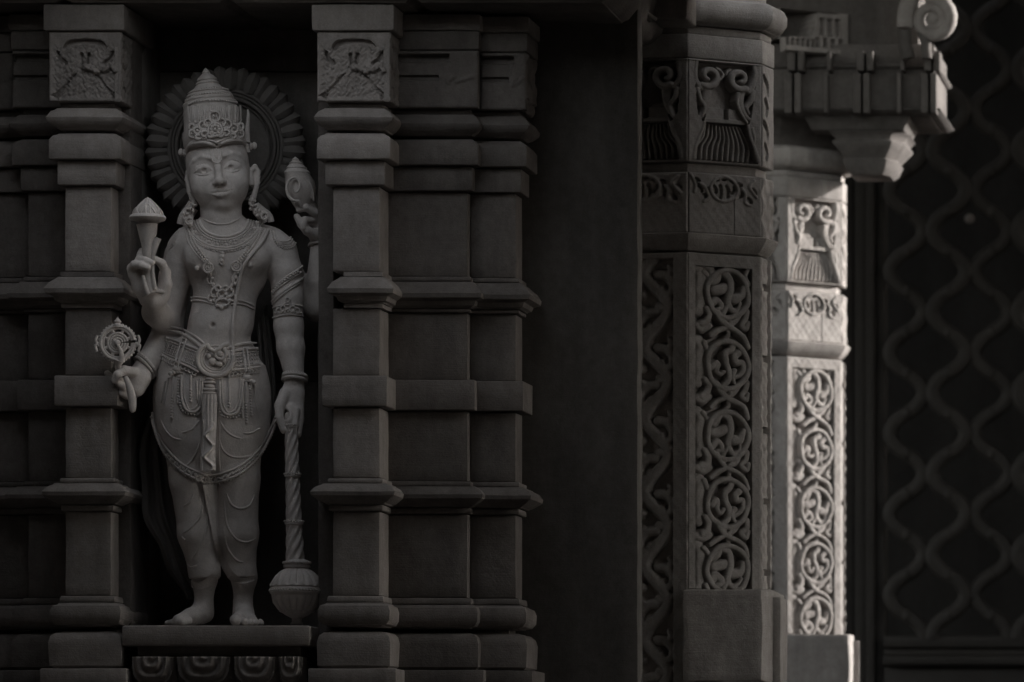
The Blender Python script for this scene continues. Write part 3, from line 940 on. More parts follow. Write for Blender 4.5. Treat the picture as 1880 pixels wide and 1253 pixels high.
# small scroll bracket peeping in at the top, left of the near column
sb = thing('scroll_bracket', P(1150, 0, .7), 'curled stone scroll bracket at the top edge over the plain dark slab', 'bracket')
m = MB()
for k, (dx, r) in enumerate(((0, .020), (16, .014), (27, .010))):
    tube(m, curve_pts([P(1146 + dx, -60, .62), P(1143 + dx, -24, .60), P(1147 + dx, 0, .60), P(1158 + dx, 22, .62), P(1182 + dx * .8, 36, .66)], 6), [r] * 19 + [r * .8] * 6, 10)
m.build('scroll', M_COLUMN, sb)
m = MB()
tube(m, curve_pts([P(1128, -60, .68), P(1118, -20, .66), P(1120, 12, .66), P(1136, 36, .70), P(1170, 44, .76)], 6), .034, 12)
m.build('outer_curl', M_WALL, sb)
box('bracket_block', sb, PX(1140, .72), PX(1262, .72), .72, .95, PZ(34, .72), PZ(-80, .72), M_WALL, .01, .1)

# ------------------------------------------------------------------ lattice gate and the dark hall behind
YG = 8.0
gate = thing('lattice_gate', P(1760, 1400, YG), 'dark metal gate with wavy lattice strands, at the right edge', 'gate')
stud = None
def pg(px, py, dy=0.): return P(px, py, YG + dy)
for k, cx in enumerate((1586, 1665, 1742, 1821, 1899, 1978)):
    if k == 0: continue
    ph = 0 if k % 2 == 0 else math.pi
    m = MB(); pts = []
    y = -60
    while y <= 1176:
        s_ = math.cos(2 * math.pi * (y - 425) / 148.5 + ph)
        s_ = math.copysign(abs(s_) ** .8, s_)
        pts.append(pg(cx - 31 * s_, y, .012 * (k % 2)))
        y += 8
    tube(m, pts, .036, 12, flat=.7)
    y = -60
    m.build('lattice_strand', M_IRON, gate)
    n0 = 425 + (74 if ph == 0 else 0)
    for j in range(-3, 6):
        for q in (-37, 37):
            yy = n0 + 148.5 * j + q
            if -40 < yy < 1165:
                if stud is None:
                    m = MB(); ball(m, gate.location, .030, .022, .034, 10, 6)
                    stud = m.build('lattice_stud', M_IRON, gate, 60)
                    st = stud
                else:
                    st = stud.copy(); COL.objects.link(st)
                st.location = pg(cx, yy, -.01 + .012 * (k % 2)) - gate.location
for a, b, dy, nm in ((1565, 1588, .10, 'stile'), (1589, 1604, .03, 'stile'), (1605, 1622, .07, 'stile')):
    box(nm, gate, pg(a, 0).x, pg(b, 0).x, YG + dy, YG + .2, 1.0, PZ(-80, YG), M_IRON, .006, .3)
for a, b, dy in ((1168, 1190, .02), (1191, 1204, .05), (1205, 1222, .0), (1223, 1400, .06)):
    box('rail', gate, pg(1622.5, 0).x, pg(2050, 0).x, YG + dy - .03, YG + .12, max(1.0, PZ(b, YG)), PZ(a, YG), M_IRON, .006, .3)
kb = MB(); ball(kb, P(1780, 402, YG - .02), .024, .02, .024, 14, 9)
kb.build('boss', M_WALL, gate)

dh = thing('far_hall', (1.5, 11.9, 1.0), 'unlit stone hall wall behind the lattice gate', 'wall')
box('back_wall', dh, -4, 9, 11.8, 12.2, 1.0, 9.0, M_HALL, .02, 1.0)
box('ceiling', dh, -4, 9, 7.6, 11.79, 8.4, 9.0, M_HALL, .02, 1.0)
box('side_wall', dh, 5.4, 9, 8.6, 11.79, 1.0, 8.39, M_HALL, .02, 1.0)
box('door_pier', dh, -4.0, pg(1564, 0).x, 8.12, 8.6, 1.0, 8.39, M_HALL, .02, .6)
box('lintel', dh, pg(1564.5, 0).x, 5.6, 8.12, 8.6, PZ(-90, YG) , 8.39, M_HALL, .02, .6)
# ------------------------------------------------------------------ unseen walls and roof, added around the scene to shape light and shade
M_BLOCKER = stone('blocker_stone', (0.36, 0.345, 0.33), .9, .3, .3, 0)
hall = thing('sun_screen', (9.0, 0, 0), 'plain stone gallery wall added out of view on the right to shape sun and sky light', 'screen')  # added wall; its gaps let sun onto the far column and side light in
box('sun_screen_wall', hall, 9.0, 9.6, 9.4, 16, 0.03, 11, M_BLOCKER, .02, 2)
box('sun_screen_wall', hall, 9.0, 9.6, 0.2, 7.1, 0.03, 9.0, M_BLOCKER, .02, 2)
box('sun_screen_wall', hall, 9.0, 9.6, -22, -5.2, 0.03, 8.2, M_BLOCKER, .02, 2)
box('sun_screen_sill', hall, 9.0, 9.6, -5.19, 0.19, 0.03, 2.75, M_BLOCKER, .02, 2)
roof = thing('shade_roof', (-1, -8, 5.0), 'flat stone roof with openings, added out of view to shape the sky light', 'roof')  # added roof, never seen; its openings pool sky light on the statue
RX0, RX1, RY0, RY1, RZ = -8.0, 8.99, -21.0, .78, 4.47
WX0, WX1, WY0, WY1 = -1.75, 0.15, -1.6, -0.33
SX0, SX1, SY0, SY1 = 3.6, 8.2, -2.4, 0.1
for a, b, c, d in ((RX0, WX0, RY0, RY1), (WX1, SX0, RY0, RY1), (WX0 + .001, WX1 - .001, RY0, WY0), (WX0 + .001, WX1 - .001, WY1, RY1),
                   (SX0 + .001, RX1, RY0, SY0), (SX0 + .001, RX1, SY1, RY1), (SX1, RX1 - .001, SY0 + .001, SY1 - .001)):
    box('shade_slab', roof, a, b, c, d, RZ, RZ + .25, M_BLOCKER, .01, 2)
for a, b, c, d, z in ((RX0, 2.4, .80, 7.59, 6.3), (2.41, 8.99, .80, 3.0, 6.3), (2.41, 8.99, 3.01, 7.59, 8.4), (5.61, 8.99, 7.60, 8.55, 8.4)):
    box('shade_slab', roof, a, b, c, d, z, z + .25, M_BLOCKER, .01, 2)
box('shade_riser', roof, 2.41, 2.6, 3.01, 7.59, 6.56, 8.39, M_BLOCKER, .01, 2)
box('shade_riser', roof, 2.61, 8.99, 2.8, 3.0, 6.56, 8.39, M_BLOCKER, .01, 2)
box('sun_screen_sill', hall, 9.0, 9.6, 7.11, 9.39, 0.03, 4.2, M_BLOCKER, .02, 2)
pw2 = thing('sky_blocker', (-1, -21, 0), 'plain stone wall added out of view behind and left to keep ambient light low', 'wall')  # added walls holding back sky light from behind and from the left
box('wall_slab', pw2, RX0, RX1, RY0 - .4, RY0, .03, RZ - .01, M_BLOCKER, .01, 2)
box('wall_slab', pw2, RX0 - .4, RX0, RY0, .8, .03, RZ - .01, M_BLOCKER, .01, 2)
par = thing('blocker', (2.4, -2.2, 1.0), 'solid stone parapet added out of view to shade the statue legs', 'blocker')  # unseen wall added to darken the lower part of the statue
box('blocker_wall', par, 2.25, 2.5, -4.2, -0.35, 1.0, 3.12, M_BLOCKER, .01, .5)
# ------------------------------------------------------------------ implicit sculpting tools
class Sculpt:
    def __init__(self, lo, hi, h):
        self.lo = np.array(lo, float); self.h = h
        self.n = np.ceil((np.array(hi) - self.lo) / h).astype(int) + 1
        self.ax = [self.lo[i] + np.arange(self.n[i]) * h for i in range(3)]
        self.D = np.full(tuple(self.n), 1.0, np.float32)

    def region(self, lo, hi, m):
        sl = []
        for i in range(3):
            a = int(np.clip(np.floor((lo[i] - m - self.lo[i]) / self.h), 0, self.n[i]))
            b = int(np.clip(np.ceil((hi[i] + m - self.lo[i]) / self.h) + 1, 0, self.n[i]))
            if b <= a: return None, None
            sl.append(slice(a, b))
        X, Y, Z = np.meshgrid(self.ax[0][sl[0]], self.ax[1][sl[1]], self.ax[2][sl[2]], indexing='ij', sparse=True)
        return tuple(sl), (X, Y, Z)

    def put(self, sl, d, k, mode):
        a = self.D[sl]
        d = d.astype(np.float32)
        if mode == 'add':
            if k > 0:
                h = np.maximum(k - np.abs(a - d), 0) / k
                self.D[sl] = np.minimum(a, d) - h * h * k * .25
            else: self.D[sl] = np.minimum(a, d)
        elif mode == 'cut':
            d = -d
            if k > 0:
                h = np.maximum(k - np.abs(a - d), 0) / k
                self.D[sl] = np.maximum(a, d) + h * h * k * .25
            else: self.D[sl] = np.maximum(a, d)

    def cone(self, a, b, ra, rb, k=.012, mode='add', fy=1.0):
        """round cone from a to b; fy squashes it along Y"""
        a = np.array(a, float); b = np.array(b, float)
        r = max(ra, rb)
        sl, g = self.region(np.minimum(a, b) - r, np.maximum(a, b) + r, k + 2 * self.h)
        if sl is None: return
        X, Y, Z = g
        e = b - a; e2 = e.copy(); e2[1] /= fy
        px, py, pz = X - a[0], (Y - a[1]) / fy, Z - a[2]
        L2 = (e2 * e2).sum() + 1e-12
        t = np.clip((px * e2[0] + py * e2[1] + pz * e2[2]) / L2, 0, 1)
        d = np.sqrt((px - t * e2[0]) ** 2 + (py - t * e2[1]) ** 2 + (pz - t * e2[2]) ** 2) - (ra + (rb - ra) * t)
        self.put(sl, d * min(1, fy), k, mode)

    def chain(self, pts, k=.012, mode='add', fy=1.0):
        for (a, ra), (b, rb) in zip(pts[:-1], pts[1:]):
            self.cone(a, b, ra, rb, k, mode, fy)

    def ell(self, c, r, k=.012, mode='add', rot=0.0):
        """ellipsoid, rot = degrees turned in the picture plane (counter-clockwise)"""
        c = np.array(c, float); r = np.array(r, float)
        R = max(r)
        bb = np.array([R if rot else r[0], r[1], R if rot else r[2]])
        sl, g = self.region(c - bb, c + bb, k + 2 * self.h)
        if sl is None: return
        X, Y, Z = g
        x, y, z = X - c[0], Y - c[1], Z - c[2]
        if rot:
            q = math.radians(rot); cs, sn = math.cos(q), math.sin(q)
            x, z = x * cs + z * sn, -x * sn + z * cs
        k0 = np.sqrt((x / r[0]) ** 2 + (y / r[1]) ** 2 + (z / r[2]) ** 2)
        k1 = np.sqrt((x / r[0] ** 2) ** 2 + (y / r[1] ** 2) ** 2 + (z / r[2] ** 2) ** 2) + 1e-9
        self.put(sl, k0 * (k0 - 1) / k1, k, mode)

    def front(self, p):
        """depth of the front surface in the column through p"""
        i = int(round((p[0] - self.lo[0]) / self.h)); k = int(round((p[2] - self.lo[2]) / self.h))
        c = self.D[i, :, k]; j = int(np.argmax(c < 0))
        if c[j] >= 0: return None
        if j == 0: return self.ax[1][0]
        return self.ax[1][j - 1] + self.h * c[j - 1] / (c[j - 1] - c[j])

    def mesh(self):
        D = self.D
        s = D < 0
        c = np.zeros(tuple(self.n - 1), np.int8)
        for i in (0, 1):
            for j in (0, 1):
                for k in (0, 1):
                    c += s[i:i + self.n[0] - 1, j:j + self.n[1] - 1, k:k + self.n[2] - 1]
        act = (c > 0) & (c < 8)
        I, J, K = np.nonzero(act)
        vid = np.full(act.shape, -1, np.int32); vid[I, J, K] = np.arange(len(I))
        acc = np.zeros((len(I), 3)); cnt = np.zeros(len(I))
        cor = [(i, j, k) for i in (0, 1) for j in (0, 1) for k in (0, 1)]
        val = {q: D[I + q[0], J + q[1], K + q[2]].astype(np.float64) for q in cor}
        for a in range(8):
            for b in range(a + 1, 8):
                p, q = cor[a], cor[b]
                if sum(abs(p[i] - q[i]) for i in range(3)) != 1: continue
                va, vb = val[p], val[q]
                m = (va < 0) != (vb < 0)
                t = np.where(m, va / np.where(m, va - vb, 1), 0)
                for x in range(3):
                    acc[:, x] += np.where(m, p[x] + t * (q[x] - p[x]), 0)
                cnt += m
        v = acc / cnt[:, None]
        v = (np.stack([I, J, K], -1) + v) * self.h + self.lo
        F = []
        for ax in range(3):
            o1, o2 = [(1, 2), (2, 0), (0, 1)][ax]
            a = [slice(1, -1)] * 3; b = [slice(1, -1)] * 3
            a[ax] = slice(0, -1); b[ax] = slice(1, None)
            sa, sb = s[tuple(a)], s[tuple(b)]
            idx = np.argwhere(sa != sb)
            if len(idx) == 0: continue
            flip = sa[tuple(idx.T)]
            g = idx.copy()
            off = np.ones(3, int); off[ax] = 0
            g = idx + off
            e1 = np.zeros(3, int); e1[o1] = 1
            e2 = np.zeros(3, int); e2[o2] = 1
            q = [vid[tuple((g - e1 - e2).T)], vid[tuple((g - e2).T)], vid[tuple(g.T)], vid[tuple((g - e1).T)]]
            Q = np.stack(q, -1)
            Q[~flip] = Q[~flip][:, ::-1]
            F.append(Q)
        F = np.concatenate(F)
        F = F[(F >= 0).all(1)]
        # relax a little
        for _ in range(2):
            n = np.zeros(len(v)); sm_ = np.zeros_like(v)
            for a in range(4):
                b = (a + 1) % 4
                np.add.at(n, F[:, a], 1) if False else None
                for x in range(3):
                    sm_[:, x] += np.bincount(F[:, a], v[F[:, b], x], len(v)) + np.bincount(F[:, b], v[F[:, a], x], len(v))
                n += np.bincount(F[:, a], minlength=len(v)) + np.bincount(F[:, b], minlength=len(v))
            v = v * .5 + .5 * sm_ / n[:, None]
        return v, F

YS = 0.20                         # depth of the statue's middle
SK = (DIST + YS) / DIST * S0      # metres per photo pixel at the statue
BX = P(405, 0, YS).x
TURN = math.atan2(CAMX - BX, DIST + YS)        # the statue is turned a little in its niche
_c, _s = math.cos(TURN), math.sin(TURN)
def Q(px, py, w=0.0):
    """point in the statue's own unturned space that is seen at (px, py) once it is turned"""
    m_ = (px - PX0) * S0 / DIST
    x = (m_ * (YS + DIST + w * _c) - BX + w * _s + CAMX) / (_c - m_ * _s)
    Yw = YS + x * _s + w * _c
    return Vector((BX + x, YS + w, CAMZ + (PY0 - py) * S0 * (DIST + Yw) / DIST))
def turned(p):
    x, w = p[0] - BX, p[1] - YS
    return Vector((BX + x * _c - w * _s, YS + x * _s + w * _c, p[2]))
def R_(r): return r * SK
def sthing(name, p, label, cat, group=None):
    t = thing(name, turned(p), label, cat, group)
    t.rotation_euler = (0, 0, TURN)
    PSEUDO[t.name] = tuple(p)
    return t

SV = sthing('deity_statue', Q(405, 1150), 'pale stone statue of a standing four-armed crowned deity in the niche', 'statue')

# head axes (the head leans a little to the left of the picture)
HN = (403.0, 333.0)
def Fc(a, b, w):
    """face coordinates: a px to the right, b px up from the nose tip, w depth"""
    an = math.radians(6.6)
    return Q(HN[0] + a * math.cos(an) - b * math.sin(an), HN[1] - a * math.sin(an) - b * math.cos(an), w)

# ---- body -------------------------------------------------------------
lo = Q(180, 1156, 0); hi = Q(615, 368, 0)
B = Sculpt((lo.x, YS - .25, lo.z), (hi.x, YS + .22, hi.z), .0031)
def chain(S, pts, k=.012, fy=1.0, mode='add'):
    S.chain([(Q(*p[:3]), R_(p[3])) for p in pts], k, mode, fy)
# torso
B.ell(Q(419, 492, .01), (R_(72), .098, R_(74)), .02)
B.ell(Q(417, 465, .015), (R_(88), .085, R_(42)), .03)
chain(B, [(360, 452, .02, 32), (490, 454, .02, 33)], .03)
chain(B, [(384, 425, .02, 26), (345, 444, .02, 27)], .03)
chain(B, [(436, 425, .02, 26), (500, 448, .02, 28)], .03)
B.ell(Q(375, 476, -.050), (R_(36), .045, R_(30)), .03)
B.ell(Q(458, 475, -.050), (R_(36), .045, R_(30)), .03)
B.ell(Q(361, 493, -.092), (R_(5), .006, R_(5)), .006)
B.ell(Q(459, 487, -.092), (R_(5), .006, R_(5)), .006)
B.ell(Q(411, 562, .0), (R_(57), .080, R_(62)), .03)
B.ell(Q(404, 600, -.012), (R_(58), .082, R_(48)), .03)
B.ell(Q(396, 612, -.052), (R_(38), .040, R_(34)), .03)
B.ell(Q(391, 597, -.100), (R_(4.0), .016, R_(4.5)), .006, 'cut')
B.ell(Q(411, 500, -.105), (R_(2.5), .012, R_(40)), .012, 'cut')
B.ell(Q(390, 660, 0), (R_(84), .105, R_(55)), .03)
# neck
chain(B, [(410, 440, .005, 37), (407, 405, .0, 36)], .03)
B.chain([(Q(374, 408, -.060), R_(1.6)), (Q(407, 414, -.069), R_(1.6)), (Q(440, 407, -.060), R_(1.6))], .004, 'cut')
# legs
for hx, kx, ax_ in ((350, 356, 376), (428, 436, 448)):
    chain(B, [(hx, 700, 0, 46), (kx, 900, -.01, 36), (ax_, 1060, .01, 22), (ax_ - 2, 1112, .012, 15.5)], .02)
# arm holding the mace (right in the picture)
chain(B, [(514, 462, .012, 32), (524, 500, .005, 30), (528, 545, .0, 27.5), (530, 600, -.005, 26.5), (534, 640, -.012, 25), (541, 698, -.03, 16.5)], .012)
chain(B, [(541, 700, -.03, 16), (538, 722, -.035, 19), (534, 752, -.04, 20)], .012, .62)
chain(B, [(548, 735, -.03, 11), (549, 770, -.042, 9), (546, 798, -.056, 7.5)], .006)
chain(B, [(541, 755, -.06, 9), (539, 780, -.080, 8), (540, 800, -.078, 7)], .005)
chain(B, [(534, 750, -.06, 9), (530, 772, -.085, 7.5), (533, 792, -.084, 6.5)], .004)
chain(B, [(524, 722, -.045, 11), (514, 745, -.062, 10), (514, 768, -.075, 8.5), (521, 790, -.080, 7)], .006)
B.ell(Q(526, 763, -.075), (R_(5), .03, R_(10)), .006, 'cut')
# arm with the lotus: elbow down, forearm towards the viewer
chain(B, [(338, 458, .03, 31), (322, 510, .035, 29), (303, 582, .02, 25)], .012)
chain(B, [(303, 590, .02, 26), (286, 574, -.06, 24), (282, 552, -.125, 20)], .014)
chain(B, [(280, 548, -.13, 19), (262, 526, -.145, 16), (250, 504, -.15, 14)], .012, .6)
chain(B, [(270, 545, -.13, 15), (296, 545, -.135, 13)], .012, .7)
chain(B, [(250, 500, -.150, 13), (243, 492, -.155, 9.5)], .010, .7)
chain(B, [(242, 494, -.155, 8.5), (247, 486, -.178, 7.5), (259, 487, -.195, 7.0), (271, 492, -.198, 6.2)], .004)
chain(B, [(250, 486, -.150, 7.5), (256, 476, -.172, 7.0), (267, 478, -.190, 6.8), (278, 483, -.193, 6.0)], .004)
chain(B, [(255, 478, -.145, 6.5), (258, 468, -.165, 6.4), (268, 468, -.180, 5.6)], .004)
chain(B, [(256, 470, -.142, 6), (260, 461, -.160, 5.8)], .003)
chain(B, [(299, 543, -.13, 12), (305, 522, -.14, 10.5), (304, 500, -.15, 9), (297, 484, -.165, 7.6), (284, 476, -.180, 6.6)], .007)
# arm with the discus
chain(B, [(332, 470, .07, 30), (318, 540, .08, 28), (308, 610, .06, 27), (272, 664, -.03, 20), (264, 678, -.055, 18)], .012)
chain(B, [(262, 680, -.06, 18), (254, 694, -.075, 21), (250, 712, -.08, 17)], .010, .75)
chain(B, [(246, 684, -.095, 10), (228, 680, -.115, 8.5), (216, 688, -.125, 7.5), (211, 699, -.120, 6.5)], .005)
chain(B, [(240, 720, -.080, 9), (228, 712, -.105, 7.5), (218, 706, -.105, 6.5)], .005)
chain(B, [(244, 728, -.070, 8), (232, 726, -.095, 7.2), (222, 722, -.100, 6.4)], .005)
chain(B, [(224, 700, -.09, 7), (206, 694, -.080, 6.5), (197, 686, -.07, 6)], .005)
# raised rear arm with the conch
chain(B, [(512, 480, .09, 30), (556, 545, .10, 27), (582, 566, .08, 26)], .014)
chain(B, [(583, 562, .08, 26), (586, 520, .07, 24), (586, 455, .06, 16)], .012)
chain(B, [(586, 450, .06, 15), (584, 425, .05, 18), (580, 405, .045, 17)], .010, .65)
chain(B, [(583, 400, .045, 12), (574, 380, .02, 7.5), (560, 371, -.002, 6.8), (544, 373, -.01, 6.2)], .004)
chain(B, [(586, 410, .04, 10), (578, 392, .010, 7), (562, 382, -.008, 6.6), (549, 385, -.010, 6)], .004)
chain(B, [(578, 432, .03, 11), (564, 424, .01, 8.5), (553, 412, .0, 7.2), (545, 398, .0, 6)], .006)
chain(B, [(573, 405, .02, 7), (560, 404, .0, 6.5), (556, 418, -.003, 6)], .004)
# feet
chain(B, [(374, 1112, .012, 16), (366, 1128, .0, 18)], .015)
chain(B, [(374, 1126, .02, 19), (350, 1133, -.03, 15), (328, 1139, -.065, 11)], .014)
for i, (x, y, w, r) in enumerate(((334, 1143, -.085, 7.5), (325, 1143, -.075, 6.2), (318, 1143, -.062, 5.8), (312, 1143.5, -.048, 5.4), (307, 1144, -.034, 5))):
    chain(B, [(x + 12, y - 3, w + .015, r), (x, y, w, r)], .004)
chain(B, [(446, 1110, .012, 16), (447, 1128, .0, 18), (450, 1136, -.05, 17)], .015)
chain(B, [(440, 1136, -.05, 13), (436, 1138, -.10, 12)], .012)
chain(B, [(455, 1136, -.03, 13), (464, 1140, -.085, 9)], .012)
for i, (x, y, w, r) in enumerate(((433, 1141, -.135, 9.2), (449, 1143, -.138, 6.6), (460, 1143.5, -.130, 6.0), (470, 1144, -.118, 5.6), (480, 1144.5, -.100, 5.2))):
    chain(B, [(x - 2, y - 3, w + .03, r), (x, y, w, r)], .0035)
v1, f1 = B.mesh()
del B

# ---- head (finer) joined to the same mesh -----------------------------
lo = Q(325, 424, 0); hi = Q(485, 225, 0)
H = Sculpt((lo.x, YS - .16, lo.z), (hi.x, YS + .14, hi.z), .0017)
E = lambda a, b, w, ra, rw, rb, k=.012, mode='add', rot=0: H.ell(Fc(a, b, w), (R_(ra), rw, R_(rb)), k, mode, rot - 6.6 * -1 if False else rot)
def L(pts, k=.004, mode='add', fy=1.0):
    H.chain([(Fc(a, b, w), R_(r)) for a, b, w, r in pts], k, mode, fy)
E(0, 34, .020, 57, .108, 66, .02, rot=6.6)
E(0, 8, -.002, 54, .092, 54, .02, rot=6.6)
E(0, -22, -.012, 39, .080, 36, .025, rot=6.6)
E(0, -42, -.052, 20, .034, 15.5, .022)
for s in (-1, 1):
    E(31 * s, -6, -.046, 22, .044, 26, .022)
    E(25 * s, -26, -.033, 18, .035, 18, .02)
W0 = {}
def sf(a, b):
    f = H.front(Fc(a, b, 0))
    return (f - YS) if f is not None else -.05
# base surface under the eyes, before they are cut
EYE = {}
for s in (-1, 1):
    for a, b in ((9.5, 20), (14, 33), (16, 26.5), (18, 16.5), (25, 23), (26, 30), (26, 36), (28, 15.5), (36, 27), (37, 18), (38, 32), (43.5, 20.5), (8, 25)):
        EYE[(s, a, b)] = sf(a * s, b)
    g = lambda a, b, d: (a * s, b, EYE[(s, a, b)] + d)
    # brow ridge
    L([(6 * s, 33, sf(7 * s, 33) + .0020, 2.0), (14 * s, 42, sf(14 * s, 42) + .0025, 2.2), (27 * s, 47.5, sf(27 * s, 47) + .0025, 2.2), (41 * s, 43, sf(41 * s, 43) + .0022, 1.8), (49 * s, 34, sf(49 * s, 34) + .002, 1.2)], .012)
    E(25 * s, 28, EYE[(s, 25, 23)] - .005, 21, .0125, 15, .014, 'cut')
    E(9 * s, 26, EYE[(s, 8, 25)] - .007, 6, .011, 11, .014, 'cut')
for s in (-1, 1):
    g = lambda a, b, d: (a * s, b, EYE[(s, a, b)] + d)
    ew = EYE[(s, 25, 23)]
    E(25.5 * s, 23.5, ew + .0200, 17, .0205, 12.5, .003)
    lid = lambda pts: [(a * s, b, sf(a * s, b) + d, r) for a, b, d, r in pts]
    up = lid([(9, 19, .000, 1.1), (14, 24.6, -.0012, 1.7), (20, 28.2, -.0018, 2.1), (27, 29.2, -.0018, 2.3), (34, 27.4, -.0018, 2.1), (40, 23.4, -.0012, 1.7), (46, 19, -.0004, 1.0)])
    lo_ = lid([(9.5, 19.5, .0, .9), (14, 16.8, -.0004, 1.1), (21, 14.8, -.0006, 1.3), (28, 14.4, -.0006, 1.4), (35, 15.8, -.0006, 1.3), (42, 19, -.0004, 1.0)])
    cr = lid([(12, 30, .0, .7), (20, 34.5, .0, .9), (28, 35.4, .0, .9), (37, 32, .0, .8), (44, 26, .0, .6)])
    iw = sf(25 * s - 1, 22)
    E(25 * s - 1, 22.6, iw - .0005, 6.6, .0038, 6.6, .0005, 'cut')
    E(25 * s - 1, 22.6, iw + .002, 4.8, .0095, 4.8, .0005, 'cut')
    L(up, .0012); L(lo_, .0022); L(cr, .002, 'cut')
# nose
L([(0, 36, sf(0, 36) + .009, 6.6), (0, 24, -.0935, 5.6), (0, 10, -.1070, 6.0), (0, 2, -.1135, 7.4)], .009)
E(0, 0, -.1165, 8.2, .0150, 7.0, .006)
for s in (-1, 1):
    E(8.6 * s, -2.8, -.1020, 5.0, .012, 4.6, .004)
    E(4.8 * s, -7.2, -.1160, 3.2, .010, 2.8, .002, 'cut')
    L([(14.5 * s, 1, sf(14.5 * s, 1), 1.1), (15.5 * s, -5, sf(15.5 * s, -5), 1.1)], .005, 'cut')
# mouth
L([(0, -9, sf(0, -9), 1.3), (0, -14.5, sf(0, -14) - .001, 1.5)], .004, 'cut')
E(0, -21, -.074, 23, .0235, 12, .020)
m0 = {(a, b): sf(a, b) for a, b in ((-19, -19.2), (-11, -17.6), (-4, -15.6), (0, -16.8), (4, -15.6), (11, -17.6), (19, -19.2), (-13, -23.5), (-7, -25.6), (0, -25.6), (7, -25.2), (-7, -25.2), (13, -23.5))}
M_ = lambda a, b, d, r: (a, b, m0[(a, b)] + d, r)
L([M_(-19, -19.2, .002, .9), M_(-11, -17.6, .001, 2.4), M_(-4, -15.6, .0005, 2.9), M_(0, -16.8, .0005, 2.6), M_(4, -15.6, .0005, 2.9), M_(11, -17.6, .001, 2.4), M_(19, -19.2, .002, .9)], .005)
L([M_(-13, -23.5, .003, 2.0), M_(-7, -25.2, .0015, 3.1), M_(0, -25.6, .001, 3.5), M_(7, -25.2, .0015, 3.1), M_(13, -23.5, .003, 2.0)], .006)
L([(-20, -18.6, sf(-20, -18.6) + .0005, 1.1), (-10, -20.6, sf(-10, -20.6) - .0015, 1.0), (0, -20.2, sf(0, -20.2) - .0015, 1.0), (10, -20.6, sf(10, -20.6) - .0015, 1.0), (20, -18.6, sf(20, -18.6) + .0005, 1.1)], .0022, 'cut')
E(0, -34, sf(0, -34) - .004, 12, .0075, 3.6, .010, 'cut')
# ears
for pts in ([(356, 348, -.005, 5), (350, 322, .0, 5), (345, 317, .002, 4.2), (343, 330, .003, 4.0), (347, 352, .0, 4.0), (357, 376, -.004, 5.0)],
            [(462, 338, -.005, 5), (461, 314, .0, 5), (468, 306, .004, 4.4), (474, 315, .004, 4.2), (473, 336, .002, 4.4), (465, 364, -.004, 5.2)]):
    H.chain([(Q(*p[:3]), R_(p[3])) for p in pts], .004)
H.ell(Q(352, 335, .01), (R_(6), .01, R_(20)), .004); H.ell(Q(466, 328, .01), (R_(6), .01, R_(22)), .004)
H.ell(Q(350, 330, -.006), (R_(2.6), .008, R_(8)), .003, 'cut'); H.ell(Q(467, 322, -.006), (R_(2.8), .008, R_(9)), .003, 'cut')
# neck down to its fold
H.chain([(Q(405, 370, .005), R_(37.5)), (Q(406, 399, .002), R_(37.2))], .014)
v2, f2 = H.mesh()
del H
body = mk('body', np.concatenate([v1, v2]), np.concatenate([f1, f2 + len(v1)]), M_STATUE, SV, 180)

# ---- draped cloth -------------------------------------------------------
lo = Q(258, 1098, 0); hi = Q(525, 600, 0)
C = Sculpt((lo.x, YS - .20, lo.z), (hi.x, YS + .17, hi.z), .0031)
C.ell(Q(389, 676, .0), (R_(90), .120, R_(62)), .02)
chain(C, [(344, 715, -.008, 54), (350, 800, -.018, 51), (354, 880, -.020, 41), (361, 980, -.012, 33), (376, 1052, 0, 27), (379, 1078, .004, 27)], .02)
chain(C, [(431, 715, -.008, 55), (432, 800, -.018, 50), (433, 880, -.022, 42), (437, 980, -.012, 36), (443, 1052, 0, 25), (446, 1078, .004, 25)], .02)
# shaped hems of the two legs
for cx in (378, 446):
    C.cone(Q(cx, 1092, 0), Q(cx, 1120, 0), R_(40), R_(40), .003, 'cut')
C.cone(Q(411, 1100, 0), Q(411, 1050, 0), R_(12), R_(4), .006, 'cut', 6)
chain(C, [(389, 640, 0, 20), (389, 1000, .03, 16)], .02, 2.5)
# upper wrap: a shell with a curved hem, blended into the legs
W = Sculpt(C.lo, C.lo + C.h * (C.n - 1), C.h)
W.n = C.n; W.ax = C.ax; W.D = np.full(tuple(C.n), 1.0, np.float32)
W.ell(Q(390, 742, .0), (R_(106), .142, R_(150)), .0)
Xg, Yg, Zg = np.meshgrid(C.ax[0], C.ax[1], C.ax[2], indexing='ij', sparse=True)
HX = [Q(x, 0).x for x in (255, 278, 300, 330, 360, 385, 415, 450, 480, 500, 525)]
HZ = [Q(0, y).z for y in (700, 765, 822, 858, 876, 884, 878, 858, 822, 785, 720)]
hem = np.interp(Xg[:, 0, 0], HX, HZ)[:, None, None]
W.D = np.maximum(W.D, (hem - Zg) * .8).astype(np.float32)
W.D = np.maximum(W.D, Zg - Q(0, 664).z).astype(np.float32)
W.D = np.maximum(W.D, Yg - (YS + .06)).astype(np.float32)
W.ell(Q(384, 800, -.160), (R_(26), .055, R_(110)), .02, 'cut')
kk = .030
hh = np.maximum(kk - np.abs(C.D - W.D), 0) / kk * (Zg > hem + .02)
C.D = (np.minimum(C.D, W.D) - hh * hh * kk * .25).astype(np.float32)
v3, f3 = C.mesh()
dhoti = mk('draped_garment', v3, f3, M_STATUE, SV, 180)
del C, W

